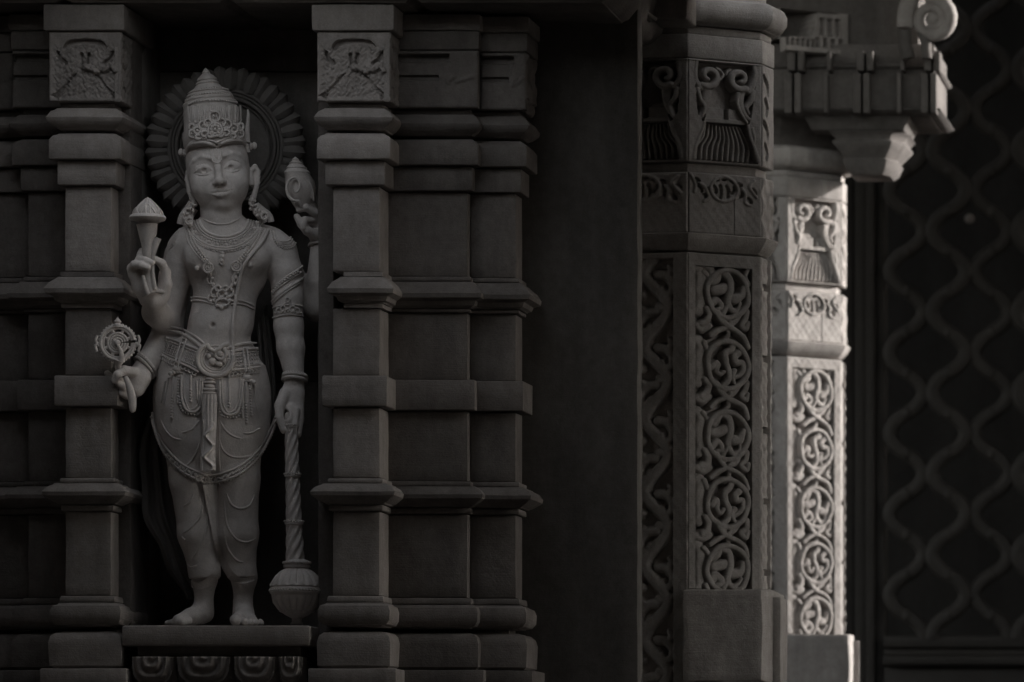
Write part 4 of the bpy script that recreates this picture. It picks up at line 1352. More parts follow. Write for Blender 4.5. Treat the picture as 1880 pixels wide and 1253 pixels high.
# ---- crown ------------------------------------------------------------
m = MB()
base = Fc(-1, 0, .012)
an = -math.radians(6.6)
def tlt(p):
    return Vector((p.x * math.cos(an) + p.z * math.sin(an), p.y * 1.1, -p.x * math.sin(an) + p.z * math.cos(an)))
cp = [(50, 60), (54, 62), (56, 70), (56.5, 84), (55, 92), (51, 97), (50.5, 110), (50, 126), (48, 137), (48.5, 139), (49.5, 143), (47, 146), (43, 147), (45, 150), (44, 153), (40, 154.5),
      (42, 157), (40, 160), (36, 162), (38, 164), (35, 166.5), (30, 169), (25, 172), (22, 176), (20, 178), (21.5, 180), (20, 182), (17, 184), (18.5, 186), (17.5, 189), (14.5, 192), (10, 196),
      (7, 198), (7.5, 200), (5.5, 203), (2, 207), (.5, 209)]
lathe(m, base, [(R_(a), R_(b)) for a, b in cp], 64, tlt)
crown = m.build('crown', M_JEWEL, SV, 50)

from mathutils.bvhtree import BVHTree
def bvh_of(*objs):
    V = []; F = []
    for o in objs:
        b = len(V); me = o.data
        co = np.empty(len(me.vertices) * 3, np.float32); me.vertices.foreach_get('co', co)
        co = co.reshape(-1, 3) + np.array(PSEUDO[SV.name], np.float32)
        li = np.empty(len(me.loops), np.int32); me.loops.foreach_get('vertex_index', li)
        V.append(co); 
        ls = np.empty(len(me.polygons), np.int32); me.polygons.foreach_get('loop_start', ls)
        lt = np.empty(len(me.polygons), np.int32); me.polygons.foreach_get('loop_total', lt)
        F.append((li, ls, lt))
    vv = np.concatenate(V).tolist(); ff = []; b = 0
    for (li, ls, lt), co in zip(F, V):
        if (lt == 4).all(): ff += (li.reshape(-1, 4) + b).tolist()
        else:
            l2 = (li + b).tolist()
            ff += [l2[s:s + t] for s, t in zip(ls, lt)]
        b += len(co)
    return BVHTree.FromPolygons(vv, ff)
BV = bvh_of(body, dhoti, crown)
BVB = bvh_of(body, dhoti)
CAMP = Vector((BX, YS - math.hypot(CAMX - BX, DIST + YS), CAMZ))
def taper(n, r, f=.16, lo=.25):
    return [r * (lo + (1 - lo) * min(1, min(i, n - 1 - i) / max(1, (n - 1) * f))) for i in range(n)]
def line(mb, pts, r, seg=6):
    tube(mb, pts, taper(len(pts), r), seg)
def hitw(px, py, default=None, bv=None):
    q = Q(px, py, 0)
    d = (q - CAMP).normalized()
    h = (bv or BV).ray_cast(CAMP, d)
    if h[0] is None: return default
    return h[0].y - YS
def drape(pts, n=6, lift=0.0, bv=None, smooth=3, closed=False, dflt=0.0):
    """points of a curve given in photo pixels, laid on the carved surface"""
    c = curve_pts([(a, b, 0) for a, b in pts], n, closed)
    ws = [hitw(p.x, p.y, None, bv) for p in c]
    last = next((w for w in ws if w is not None), dflt)
    for i, w in enumerate(ws):
        if w is None or abs(w - last) > .09: ws[i] = last
        last = ws[i]
    for _ in range(smooth):
        ws = [ws[0]] + [(ws[i - 1] + ws[i] * 2 + ws[i + 1]) / 4 for i in range(1, len(ws) - 1)] + [ws[-1]]
    return [Q(p.x, p.y, w - lift) for p, w in zip(c, ws)]

def resample(pts, step):
    out = [pts[0]]; acc = 0.
    for a, b in zip(pts[:-1], pts[1:]):
        L_ = (b - a).length
        while acc + L_ >= step:
            t = (step - acc) / L_
            a = a + (b - a) * t; out.append(a.copy()); L_ = (b - a).length; acc = 0.
        acc += L_
    return out
def beads(mb, pts, r, step=None, sq=1.0):
    for p in resample(pts, step or r * 2.0): ball(mb, p, r, r * sq, r, 7, 5)
def band(name, pts_list, r, seg=7, lift=.0, bv=None, n=6, parent=None, mat=None):
    m = MB()
    for p in pts_list: tube(m, drape(p, n, lift, bv), r, seg)
    return m.build(name, mat or M_JEWEL, parent or SV, 60)

m = MB()
fq = lambda pts: [(Fc(a, b, 0), a, b) for a, b in pts]
def fpx(a, b):
    an = math.radians(6.6)
    return (HN[0] + a * math.cos(an) - b * math.sin(an), HN[1] - a * math.sin(an) - b * math.cos(an))
tube(m, drape([fpx(*q) for q in ((-10.5, 64), (-10, 52), (-9, 40), (-4, 35), (0, 32.5), (4, 35), (9, 40), (10, 52), (10.5, 64))], 5, .0004, bv=None, smooth=1), R_(1.25), 6)
tube(m, drape([fpx(*q) for q in ((-1.5, 62), (-3, 52), (0, 41), (3, 52), (0.5, 62))], 5, .0004, smooth=1), R_(1.0), 6)
m.build('forehead_mark', M_STATUE, SV, 60)
m = MB()
line(m, drape([(372, 402), (384, 408), (400, 412), (418, 411), (432, 406), (440, 400)], 5, .0003, smooth=2), R_(1.8), 7)
m.build('neck_cord', M_STATUE, SV, 60)
# ---- crown ornament -----------------------------------------------------
m = MB()
tube(m, drape([(342, 284), (346, 270), (356, 264), (374, 262), (390, 266), (397, 269), (405, 264), (424, 258), (442, 259), (453, 268), (456, 280)], 5, .003), R_(3.6), 8)
tube(m, drape([(345, 276), (350, 263), (372, 256), (392, 260), (398, 262), (408, 257), (428, 252), (450, 258)], 5, .002), R_(2.2), 8)
def rings(m, specs, r, lift=.004):
    for cx, cy, rx, ry in specs:
        pts = [(cx + rx * math.cos(a), cy + ry * math.sin(a)) for a in [k * math.pi / 8 for k in range(16)]]
        w = hitw(cx, cy, -.09) - lift
        tube(m, [Q(a, b, w) for a, b in pts], R_(r), 6, closed=True)
rings(m, [(394, 214, 10, 9), (382, 226, 7, 7), (407, 225, 7, 7), (373, 231, 8, 8), (417, 228, 8, 8), (362, 240, 6, 6), (430, 236, 7, 8), (352, 246, 5, 6), (441, 246, 6, 7),
          (376, 246, 6, 5), (415, 244, 6, 5), (386, 248, 5, 4), (405, 247, 5, 4), (364, 252, 5, 4), (428, 250, 5, 4), (395, 238, 13, 12), (352, 234, 5, 6), (442, 233, 5, 6)], 2.5, .006)
for k in range(8):
    a = k * math.pi / 4
    ball(m, Q(395 + 7.5 * math.cos(a), 238 + 7.5 * math.sin(a), hitw(395, 238, -.09) - .008), R_(3.4), R_(2.5), R_(3.4))
ball(m, Q(395, 238, hitw(395, 238, -.09) - .010), R_(3.6))
for x, y in ((394, 214), (388, 205), (400, 205), (373, 231), (417, 228), (362, 240), (430, 236), (352, 246), (441, 246)):
    ball(m, Q(x, y, hitw(x, y, -.09) - .008), R_(2.6))
for k in range(15):
    x = 350 + k * 7.0
    ball(m, Q(x, 252 - .06 * (x - 350) + 4 * math.sin((x - 350) / 16.), hitw(x, 252, -.09) - .005), R_(2.4))
m.build('crown_crest', M_JEWEL, SV, 60)
m = MB()
for x0 in (350, 360, 371, 382, 394, 406, 417, 428, 438):
    for dx in (-4.0, 4.0):
        tube(m, drape([(x0 + dx - 1, 194), (x0 + dx, 206), (x0 + dx * .8 + 1, 220)], 4, .0008, smooth=1), R_(2.0), 6)
    tube(m, drape([(x0 - 4.4 + 1, 219), (x0 - 2 + 1, 225), (x0 + 2 + 1, 225), (x0 + 4.4 + 1, 219)], 3, .0008), R_(1.5), 6)
    tube(m, drape([(x0 - 1, 196), (x0, 216)], 4, .0004, smooth=1), R_(1.2), 6)
beads(m, drape([(347, 192), (362, 186), (385, 184), (415, 185), (436, 189)], 8, .001), R_(2.4), R_(5.4))
beads(m, drape([(352, 178), (368, 173), (388, 171), (412, 172), (430, 176)], 8, .001), R_(2.0), R_(5))
beads(m, drape([(362, 166), (376, 162), (392, 161), (408, 162), (420, 165)], 8, .001), R_(1.8), R_(4.6))
m.build('crown_flutes', M_JEWEL, SV, 60)
for x, y0, y1 in ((339, 216, 262), (455, 202, 262)):
    m = MB()
    tube(m, [Q(x, y0, .02), Q(x + 1, y0 + 8, .015), Q(x + 3 * (1 if x < 400 else -.3), (y0 + y1) / 2, .01), Q(x + 5 * (1 if x < 400 else -.3), y1, .0)], [R_(1.8), R_(3), R_(4), R_(6)], 8)
    m.build('crown_spike', M_JEWEL, SV, 60)
for x, y, s in ((333, 280, -1), (466, 268, 1)):
    m = MB()
    tube(m, [Q(x - 10 * s, y, .01), Q(x - 3 * s, y, .0)], R_(3.6), 8)
    ball(m, Q(x + 1 * s, y, -.002), R_(5), R_(5), R_(7), 10, 7)
    ball(m, Q(x - 5 * s, y + 1, -.0), R_(3), R_(5), R_(7), 10, 7)
    m.build('crown_side_ornament', M_JEWEL, SV, 60)

# ---- earrings -----------------------------------------------------------
for pts in (([(356, 372), (352, 380), (347, 388), (341, 396), (347, 402)], -1), ([(463, 360), (461, 372), (466, 382), (474, 390), (486, 393)], 1)):
    m = MB(); s = pts[1]
    tube(m, [Q(a, b, -.02 - .004 * i) for i, (a, b) in enumerate(pts[0])], [R_(4), R_(5), R_(6), R_(7), R_(5)], 8)
    rnd = random.Random(3)
    for k in range(34):
        a, b = pts[0][rnd.randrange(1, 5)]
        ball(m, Q(a + rnd.uniform(-7, 7), b + rnd.uniform(-6, 7), -.035 - rnd.uniform(0, .012)), R_(rnd.uniform(2, 3.6)), None, None, 7, 5)
    a, b = pts[0][-1]
    tube(m, [Q(a + 6 * math.cos(t), b + 4 + 6 * math.sin(t), -.048) for t in [k * math.pi / 7 for k in range(14)]], R_(2.2), 6, closed=True)
    m.build('earring', M_JEWEL, SV, 60)
# curls of hair on the shoulders
m = MB()
for pts in ([(352, 372), (344, 384), (334, 398), (330, 412)], [(358, 384), (350, 398), (342, 410), (344, 420)], [(470, 376), (482, 386), (494, 396), (498, 408)], [(468, 388), (478, 400), (486, 410)]):
    tube(m, curve_pts([Q(a, b, .01 + .002 * i) for i, (a, b) in enumerate(pts)], 5), R_(6), 8)
m.build('hair', M_STATUE, SV, 60)

# ---- collar and necklaces ------------------------------------------------
def ell_pts(cx, cy, rx, ry, a0, a1, n=12):
    return [(cx + rx * math.cos(math.radians(a0 + (a1 - a0) * k / n)), cy + ry * math.sin(math.radians(a0 + (a1 - a0) * k / n))) for k in range(n + 1)]
m = MB()
for rx, ry, r in ((45, 33, 2.8), (50, 38, 2.0), (66, 53, 2.2), (70, 57, 2.0)):
    tube(m, drape(ell_pts(411, 402, rx, ry, 176, 4), 4, .003), R_(r), 7)
beads(m, drape(ell_pts(411, 402, 55, 42.5, 174, 6), 5, .004), R_(2.5), R_(5.2))
for k, (a, b) in enumerate(ell_pts(411, 402, 61, 48, 172, 8, 21)):
    w = hitw(a, b, -.07)
    if k % 2: ball(m, Q(a, b, w - .004), R_(3.6), R_(2), R_(3.6))
    else: tube(m, [Q(a + 3.2 * math.cos(t), b + 3.2 * math.sin(t), w - .004) for t in [j * math.pi / 4 for j in range(8)]], R_(1.2), 5, closed=True)
beads(m, drape(ell_pts(411, 402, 72, 60.5, 165, 15), 5, .003), R_(1.9), R_(5.4))
for a, b, r in ((408, 465, 4), (408, 471, 5.2), (407, 478, 4.2), (404, 483, 2), (410, 484, 2), (407, 486, 2.4)):
    ball(m, Q(a, b, hitw(a, b, -.09) - .004), R_(r), R_(3), R_(r))
m.build('collar', M_JEWEL, SV, 60)
m = MB()
for d in (0, 7, -7):
    q = [(346 + d * .9, 424), (352 + d * .8, 446), (368 + d * .8, 470), (383 + d * .4, 486)]
    (beads(m, drape(q, 8, .003), R_(2.5)) if d != -7 else tube(m, drape(q, 8, .002), R_(1.7), 6))
    q = [(482 - d * .9, 420), (470 - d * .9, 444), (452 - d * .8, 468), (436 - d * .4, 484)]
    (beads(m, drape(q, 8, .003), R_(2.5)) if d != -7 else tube(m, drape(q, 8, .002), R_(1.7), 6))
for x, y in ((382, 492), (434, 489)):
    w = hitw(x, y, -.1)
    for r, t in ((9, 2.0), (4.6, 1.6)):
        tube(m, [Q(x + r * math.cos(a), y + r * math.sin(a), w - .005) for a in [j * math.pi / 7 for j in range(14)]], R_(t), 6, closed=True)
    ball(m, Q(x, y, w - .005), R_(3))
for q in ([(383, 502), (387, 510), (388, 520), (394, 530)], [(433, 499), (430, 508), (428, 520), (422, 530)]):
    tube(m, drape(q, 5, .004), R_(2.8), 7)
    for a, b in q: ball(m, Q(a + 3, b + 2, hitw(a, b, -.1) - .006), R_(3.2), R_(2.4), R_(3.6))
for x, y in ((386, 515), (431, 513)):
    w = hitw(x, y, -.1)
    tube(m, [Q(x + 5 * math.cos(a), y + 7 * math.sin(a), w - .005) for a in [j * math.pi / 6 for j in range(12)]], R_(1.8), 6, closed=True)
rings(m, [(408, 542, 9, 9), (394, 538, 7, 8), (421, 537, 7, 8), (388, 548, 6, 6), (427, 547, 6, 6), (408, 556, 12, 7), (400, 530, 5, 5), (414, 530, 5, 5)], 2.1, .006)
for a, b, r in ((406, 547, 4.5), (400, 541, 3), (414, 541, 3), (406, 565, 4), (398, 562, 3), (414, 562, 3), (392, 552, 3.4), (421, 552, 3.4)):
    ball(m, Q(a, b, hitw(a, b, -.09) - .007), R_(r), R_(3), R_(r))
m.build('long_necklace', M_JEWEL, SV, 60)
m = MB()
for q in ([(350, 550), (360, 549), (376, 551), (392, 556)], [(424, 556), (440, 555), (454, 559), (466, 565)]):
    m = MB()
    for dy in (-3, 3): tube(m, drape([(a, b + dy) for a, b in q], 5, .002, smooth=2), R_(2.0), 7)
    m.build('chest_band', M_JEWEL, SV, 60)
# sacred thread, running into the sweep of the buckle
m = MB()
tube(m, drape([(492, 424), (480, 446), (460, 470), (447, 490), (439, 515), (434, 545), (429, 575), (427, 610), (428, 640), (427, 655)], 8, .006, smooth=12), R_(3.5), 9)
m.build('sacred_thread', M_JEWEL, SV, 60)
# shoulder fringe
m = MB()
for d in (0, 5, 10):
    tube(m, drape([(500 + d * .4, 420 + d * .4), (508 - d * .2, 442 - d * .1), (521, 452 - d * .8), (534 - d * .3, 452 - d), (540 - d * .6, 444 - d)], 6, .002), R_(1.6), 6)
beads(m, drape([(499, 424), (506, 446), (521, 456), (536, 455), (543, 446)], 6, .002), R_(2.0), R_(4.6))
for k in range(6):
    tube(m, drape([(330 - k * 2.2, 420 + k * 6), (320 - k * 2.0, 434 + k * 5)], 5, .001), R_(1.5), 6)
m.build('shoulder_fringe', M_JEWEL, SV, 60)
# armlets
m = MB()
for off in (0, 9, 22, 27):
    tube(m, drape([(500, 532 + off), (512, 520 + off), (530, 506 + off), (549, 494 + off), (556, 488 + off)], 6, .002, smooth=5), R_(2.0 if off != 22 else 3.0), 7)
beads(m, drape([(500, 537), (512, 524), (530, 510), (549, 498)], 6, .003), R_(2.9), R_(6.0))
m.build('spiral_armlet', M_JEWEL, SV, 60)
m = MB()
for off in (0, 18): tube(m, drape([(501, 566 + off), (515, 562 + off), (535, 560 + off), (556, 563 + off)], 6, .002), R_(1.9), 7)
rings(m, [(528, 562, 6, 6), (520, 567, 5, 5), (537, 567, 5, 5), (528, 573, 6, 5), (511, 571, 4, 5), (546, 571, 4, 5), (528, 551, 4, 4)], 1.6, .003)
for k in range(9): ball(m, Q(505 + k * 6, 575 - 2 * math.sin(k * .4), hitw(505 + k * 6, 572, -.04) - .003), R_(2.4))
m.build('armlet', M_JEWEL, SV, 60)
def bracelet(c, rx, rz, ry, rot, r, name='bracelet', tiltx=0.25, bead=True, lay=1):
    m = MB()
    q = math.radians(rot)
    for l in range(lay):
        P_ = []
        for k in range(28):
            a = 2 * math.pi * k / 28
            x = R_(rx) * math.cos(a); y = ry * math.sin(a); z = -y * tiltx + l * R_(r * 1.8)
            P_.append(c + Vector((x * math.cos(q) - z * math.sin(q), y, x * math.sin(q) + z * math.cos(q))))
        tube(m, P_, R_(r), 7, closed=True)
        if bead and l == lay - 1:
            for p in P_: ball(m, p + Vector((0, 0, R_(r * .9))), R_(r * .62))
    m.build(name, M_JEWEL, SV, 60)
bracelet(Q(541, 699, -.028), 21, 0, .036, -5, 3.6, lay=2)
bracelet(Q(283, 549, -.125), 24, 0, .040, 12, 3.2, tiltx=.5, lay=1)
bracelet(Q(265, 675, -.050), 23, 0, .038, -48, 3.4, lay=2)
bracelet(Q(586, 452, .06), 18, 0, .034, 0, 3.0)

# ---- belt, buckle, hanging ornaments ---------------------------------------
m = MB()
topL = [(303, 620), (322, 626), (342, 634), (362, 642), (372, 650)]
botL = [(296, 652), (312, 660), (332, 668), (350, 676), (364, 684)]
topR = [(424, 646), (444, 642), (460, 641), (474, 640)]
botR = [(424, 680), (444, 678), (462, 676), (477, 674)]
for tp, bt in ((topL, botL), (topR, botR)):
    m = MB()
    for q, r in ((tp, 2.6), (bt, 2.6), ([(a, b + 6) for a, b in tp], 1.4), ([(a, b - 6) for a, b in bt], 1.4)):
        tube(m, drape(q, 6, .008, smooth=4), R_(r), 7)
    m.build('belt', M_JEWEL, SV, 60)
m = MB()
line(m, drape([(306, 606), (330, 612), (352, 624), (372, 640), (385, 648)], 6, .005), R_(3.6), 7)
line(m, drape([(312, 600), (336, 606), (358, 618), (380, 636)], 6, .003), R_(2.6), 7)
line(m, drape([(400, 646), (420, 638), (445, 632), (472, 630)], 6, .004), R_(3.0), 7)
m.build('waist_roll', M_STATUE, SV, 60)
m = MB()
def weave(p0, p1, p2, p3, nx, ny):
    """knotwork patch between four corners"""
    for j in range(ny):
        pts = []
        for i in range(nx * 2 + 1):
            s = i / (nx * 2.); t = (j + .5 + .33 * (1 if i % 2 else -1)) / ny
            a = p0[0] * (1 - s) + p1[0] * s; b = p0[1] * (1 - s) + p1[1] * s
            c = p3[0] * (1 - s) + p2[0] * s; d = p3[1] * (1 - s) + p2[1] * s
            pts.append((a * (1 - t) + c * t, b * (1 - t) + d * t))
        tube(m, drape(pts, 2, .006, smooth=1), R_(1.25), 5)
weave((306, 629), (326, 637), (319, 655), (301, 648), 4, 4)
weave((342, 643), (362, 652), (356, 671), (336, 664), 4, 4)
weave((429, 652), (447, 649), (450, 672), (431, 674), 4, 4)
weave((456, 649), (474, 647), (476, 668), (459, 671), 4, 3)
m.build('belt_knotwork', M_JEWEL, SV, 60)
m = MB()
for gq in (([(342, 624), (336, 640), (330, 660), (326, 676)], [(334, 622), (328, 640), (322, 664)], [(334, 621), (342, 623)]), ([(446, 640), (449, 660), (452, 684)], [(453, 640), (456, 660), (459, 684)], [(445, 640), (454, 640)])):
    m = MB()
    for q in gq: tube(m, drape(q, 6, .011), R_(2.2), 7)
    m.build('belt_strap', M_JEWEL, SV, 60)
# scalloped edge
for q in ([(296, 657), (312, 665), (330, 673), (350, 682), (362, 690)], [(424, 688), (444, 685), (462, 683), (478, 680)]):
    m = MB()
    for i, p in enumerate(resample(drape(q, 8, .006), R_(8.2))):
        tube(m, [p + Vector((R_(3.4) * math.cos(t), 0, R_(3.4) * math.sin(t))) for t in [j * math.pi / 4 for j in range(8)]], R_(1.5), 5, closed=True)
    m.build('belt_edging', M_JEWEL, SV, 60)
# buckle
m = MB()
bw = hitw(393, 662, -.13) - .010
def ringp(cx, cy, rx, ry, w, a0=0, a1=360, n=30):
    return [Q(cx + rx * math.cos(math.radians(a0 + (a1 - a0) * k / n)), cy + ry * math.sin(math.radians(a0 + (a1 - a0) * k / n)), w) for k in range(n + 1)]
tube(m, ringp(395, 660, 33, 31, bw, -12, 240), [R_(4.4)] * 31, 9)
tube(m, ringp(395, 660, 26, 25, bw + .002, 0, 352), R_(2.4), 8)
tube(m, ringp(395, 660, 21, 20, bw + .004, 0, 352), R_(1.6), 7)
tube(m, [Q(a, b, bw + .001) for a, b in ((379, 633), (386, 642), (394, 646), (403, 641), (412, 634), (420, 632))], R_(4.5), 8)
tube(m, ringp(405, 650, 10, 10, bw + .001, -60, 250, 18), [R_(4.5 - .1 * k) for k in range(19)], 8)
ball(m, Q(390, 664, bw), R_(7), R_(4), R_(7), 10, 7)
ball(m, Q(402, 669, bw), R_(7), R_(4), R_(5), 10, 7)
ball(m, Q(383, 654, bw + .001), R_(4), R_(3), R_(5), 10, 7)
ball(m, Q(403, 650, bw), R_(6), R_(4), R_(7), 10, 7)
ball(m, Q(412, 662, bw + .001), R_(4), R_(3), R_(7), 10, 7)
m.build('buckle', M_JEWEL, SV, 60)
# garlands on the thighs
m = MB()
def garland(q, side):
    tube(m, drape(q, 8, .004, smooth=5), R_(2.6), 7)
    inn = [(a + (3.8 if a < sum(x for x, _ in q) / len(q) else -3.8), b - 4) for a, b in q]
    tube(m, drape(inn, 8, .003, smooth=5), R_(1.5), 6)
    out = [(a - (5.2 if a < sum(x for x, _ in q) / len(q) else -5.2), b + (4.5 if i in (2, 3, 4) else 0)) for i, (a, b) in enumerate(q)]
    beads(m, drape(out[1:-1], 8, .003, smooth=4), R_(2.5), R_(5.4))
garland([(333, 690), (334, 730), (340, 750), (352, 757), (364, 752), (369, 738), (371, 700)], -1)
garland([(403, 700), (405, 742), (412, 758), (424, 762), (436, 756), (442, 738), (446, 700)], 1)
for q, b in (([(350, 688), (350, 716)], 1), ([(350, 716), (350, 740)], 2), ([(421, 690), (421, 742)], 1), ([(421, 736), (420, 748)], 2),
             ([(318, 690), (316, 730)], 1), ([(316, 730), (315, 768)], 2), ([(328, 692), (326, 740)], 2), ([(309, 694), (300, 745)], 1), ([(303, 700), (295, 740)], 1),
             ([(452, 700), (452, 740)], 1), ([(452, 740), (453, 778)], 2), ([(459, 700), (462, 764)], 2), ([(466, 700), (472, 752)], 1), ([(446, 706), (446, 768)], 1), ([(361, 700), (362, 735)], 1)):
    pts = drape(q, 8, .004, smooth=3)
    if b == 1: tube(m, pts, R_(2.0), 6)
    else: beads(m, pts, R_(2.9), R_(5.2))
for cx, cy in ((325, 682), (454, 698)):
    w = hitw(cx, cy, -.12) - .006
    for k in range(5): ball(m, Q(cx - 12 + 6 * k, cy + 4 - 3 * math.sin(k * math.pi / 4), w), R_(4.6), R_(3), R_(4))
    ball(m, Q(cx, cy - 4, w), R_(9), R_(4), R_(6), 10, 7)
m.build('garland', M_JEWEL, SV, 60)
# tassel with a fluttering pleat
m = MB()
cw = min(hitw(384, 720, -.13), hitw(384, 760, -.13)) - .008
for y, rx, ry in ((697, 9, 4), (703, 12, 4), (710, 10, 5), (716, 14, 5), (722, 14, 4)):
    ball(m, Q(385, y, cw), R_(rx), .016, R_(ry), 14, 7)
m.build('tassel', M_JEWEL, SV, 60)
nx, ny = 40, 110
V = []; 
for j in range(ny + 1):
    t = j / ny; y = 724 + 140 * t
    xl = 372 - 3 * t - (1.5 * math.sin(t * 9)); xr = 398 - 2 * t + 1.0 * math.sin(t * 7)
    for i in range(nx + 1):
        s = i / nx
        w = cw - .010 - .010 * math.sin(math.pi * s)
        w -= .005 * (abs(math.sin(s * math.pi * 4)) ** .7) * max(0, 1 - t * 1.6)
        # curling edge lower down
        q = math.sin((t * 3.6 - .2) * 2 * math.pi) * .5 + .5
        if t > .34:
            w -= .011 * math.exp(-((s - (.25 + .55 * q)) / .12) ** 2) * min(1, (t - .34) * 5)
            w -= .004 * math.exp(-((s - .06) / .06) ** 2)
        V.append(Q(xl + (xr - xl) * s, y, w))
F = [(j * (nx + 1) + i, (j + 1) * (nx + 1) + i, (j + 1) * (nx + 1) + i + 1, j * (nx + 1) + i + 1) for j in range(ny) for i in range(nx)]
b0 = len(V)
rim = [i for i in range(nx + 1)] + [(j * (nx + 1) + nx) for j in range(1, ny + 1)] + [ny * (nx + 1) + i for i in range(nx - 1, -1, -1)] + [j * (nx + 1) for j in range(ny - 1, 0, -1)]
V2 = V + [V[i] + Vector((0, .030, 0)) for i in rim]
k = len(rim)
F += [(rim[i], rim[(i + 1) % k], b0 + (i + 1) % k, b0 + i) for i in range(k)]
mk('pleated_sash_end', V2, F, M_STATUE, SV, 70)

# folds of the garment: raised curved lines
m = MB()
for q in ([(296, 772), (304, 790), (318, 804), (334, 808)], [(334, 795), (352, 788), (366, 772)], [(404, 772), (414, 790), (430, 802), (446, 806)], [(446, 796), (462, 795), (478, 786)],
          [(402, 800), (408, 824), (424, 838), (446, 840), (466, 836)], [(368, 808), (360, 832), (348, 850), (338, 858)], [(404, 772), (402, 830), (404, 868)]):
    line(m, drape(q, 7, -.0005, smooth=4), R_(2.0), 7)
for q in ([(356, 905), (348, 922), (337, 930)], [(374, 912), (368, 946), (352, 968), (334, 980)], [(384, 930), (378, 972), (366, 1006), (350, 1030)],
          [(416, 905), (424, 925), (440, 934), (458, 928), (468, 908)], [(412, 920), (416, 960), (432, 988), (452, 996), (470, 988)], [(410, 970), (418, 1006), (434, 1028), (448, 1033)],
          [(343, 1034), (350, 1042), (362, 1038)], [(333, 985), (340, 992)]):
    line(m, drape(q, 7, -.0005, smooth=4), R_(2.2), 7)
m.build('garment_folds', M_STATUE, SV, 60)
# borders of the lower garment
def ribbon(name, left, right, lift=.006, n=8, nx=6, thick=.014, ridge=.0, mat=None):
    a = curve_pts([(x, y, 0) for x, y in left], n); b = curve_pts([(x, y, 0) for x, y in right], n)
    V = []; rows = len(a)
    W = []
    for p, q in zip(a, b):
        row = [hitw(p.x + (q.x - p.x) * s / nx, p.y + (q.y - p.y) * s / nx, None) for s in range(nx + 1)]
        W.append([r if r is not None else 0.0 for r in row])
    W = np.array(W)
    for _ in range(4):
        W[1:-1] = (W[:-2] + 2 * W[1:-1] + W[2:]) / 4
        W[:, 1:-1] = (W[:, :-2] + 2 * W[:, 1:-1] + W[:, 2:]) / 4
    for j, (p, q) in enumerate(zip(a, b)):
        for s in range(nx + 1):
            t = s / nx
            V.append(Q(p.x + (q.x - p.x) * t, p.y + (q.y - p.y) * t, W[j, s] - lift - ridge * (1 if s in (0, nx) else 0)))
    F = [(j * (nx + 1) + i, (j + 1) * (nx + 1) + i, (j + 1) * (nx + 1) + i + 1, j * (nx + 1) + i + 1) for j in range(rows - 1) for i in range(nx)]
    b0 = len(V)
    rim = [i for i in range(nx + 1)] + [(j * (nx + 1) + nx) for j in range(1, rows)] + [(rows - 1) * (nx + 1) + i for i in range(nx - 1, -1, -1)] + [j * (nx + 1) for j in range(rows - 2, 0, -1)]
    V += [V[i] + Vector((0, thick, 0)) for i in rim]; k = len(rim)
    F += [(rim[i], rim[(i + 1) % k], b0 + (i + 1) % k, b0 + i) for i in range(k)]
    return mk(name, V, F, mat or M_STATUE, SV, 70)
ribbon('garment_border', [(372, 890), (384, 950), (394, 1000), (402, 1030), (412, 1050), (426, 1068), (446, 1072), (468, 1066)],
       [(398, 890), (398, 950), (404, 1000), (412, 1022), (422, 1042), (434, 1056), (448, 1062), (470, 1056)], .011, ridge=.003, thick=.03)
ribbon('garment_border', [(350, 1066), (364, 1070), (380, 1062), (392, 1046), (398, 1024)], [(352, 1078), (368, 1082), (388, 1074), (402, 1054), (406, 1032)], .006, ridge=.003, thick=.03)
# hem of the upper wrap
m = MB()
hemc = [(279, 764), (288, 796), (304, 828), (330, 856), (358, 872), (384, 880), (414, 875), (448, 858), (476, 830), (496, 796), (506, 772)]
def hem_w(p): return None
for d, r in ((-7, 2.2), (7, 2.6)):
    q = [(a, b + d) for a, b in hemc]
    tube(m, drape(q, 8, .006, smooth=8), R_(r), 8)
pts = resample(drape(hemc, 8, .005, smooth=8), R_(6.2))
for i, p in enumerate(pts):
    if i % 2: ball(m, p, R_(3.6), R_(2.6), R_(4.4), 8, 5)
    else: tube(m, [p + Vector((R_(-3), -.003, R_(-4))), p + Vector((R_(3), -.003, R_(4)))], R_(1.9), 6)
beads(m, drape([(a, b + 10) for a, b in hemc], 8, .004, smooth=8), R_(2.4), R_(6.0))
rings(m, [(376, 881, 7, 7), (364, 878, 4, 5), (390, 882, 4, 5)], 1.7, .012)
m.build('jewelled_hem', M_JEWEL, SV, 60)
wb = ribbon('hem_band', [(a, b - 8) for a, b in hemc], [(a, b + 8) for a, b in hemc], .004, ridge=.0, thick=.03)

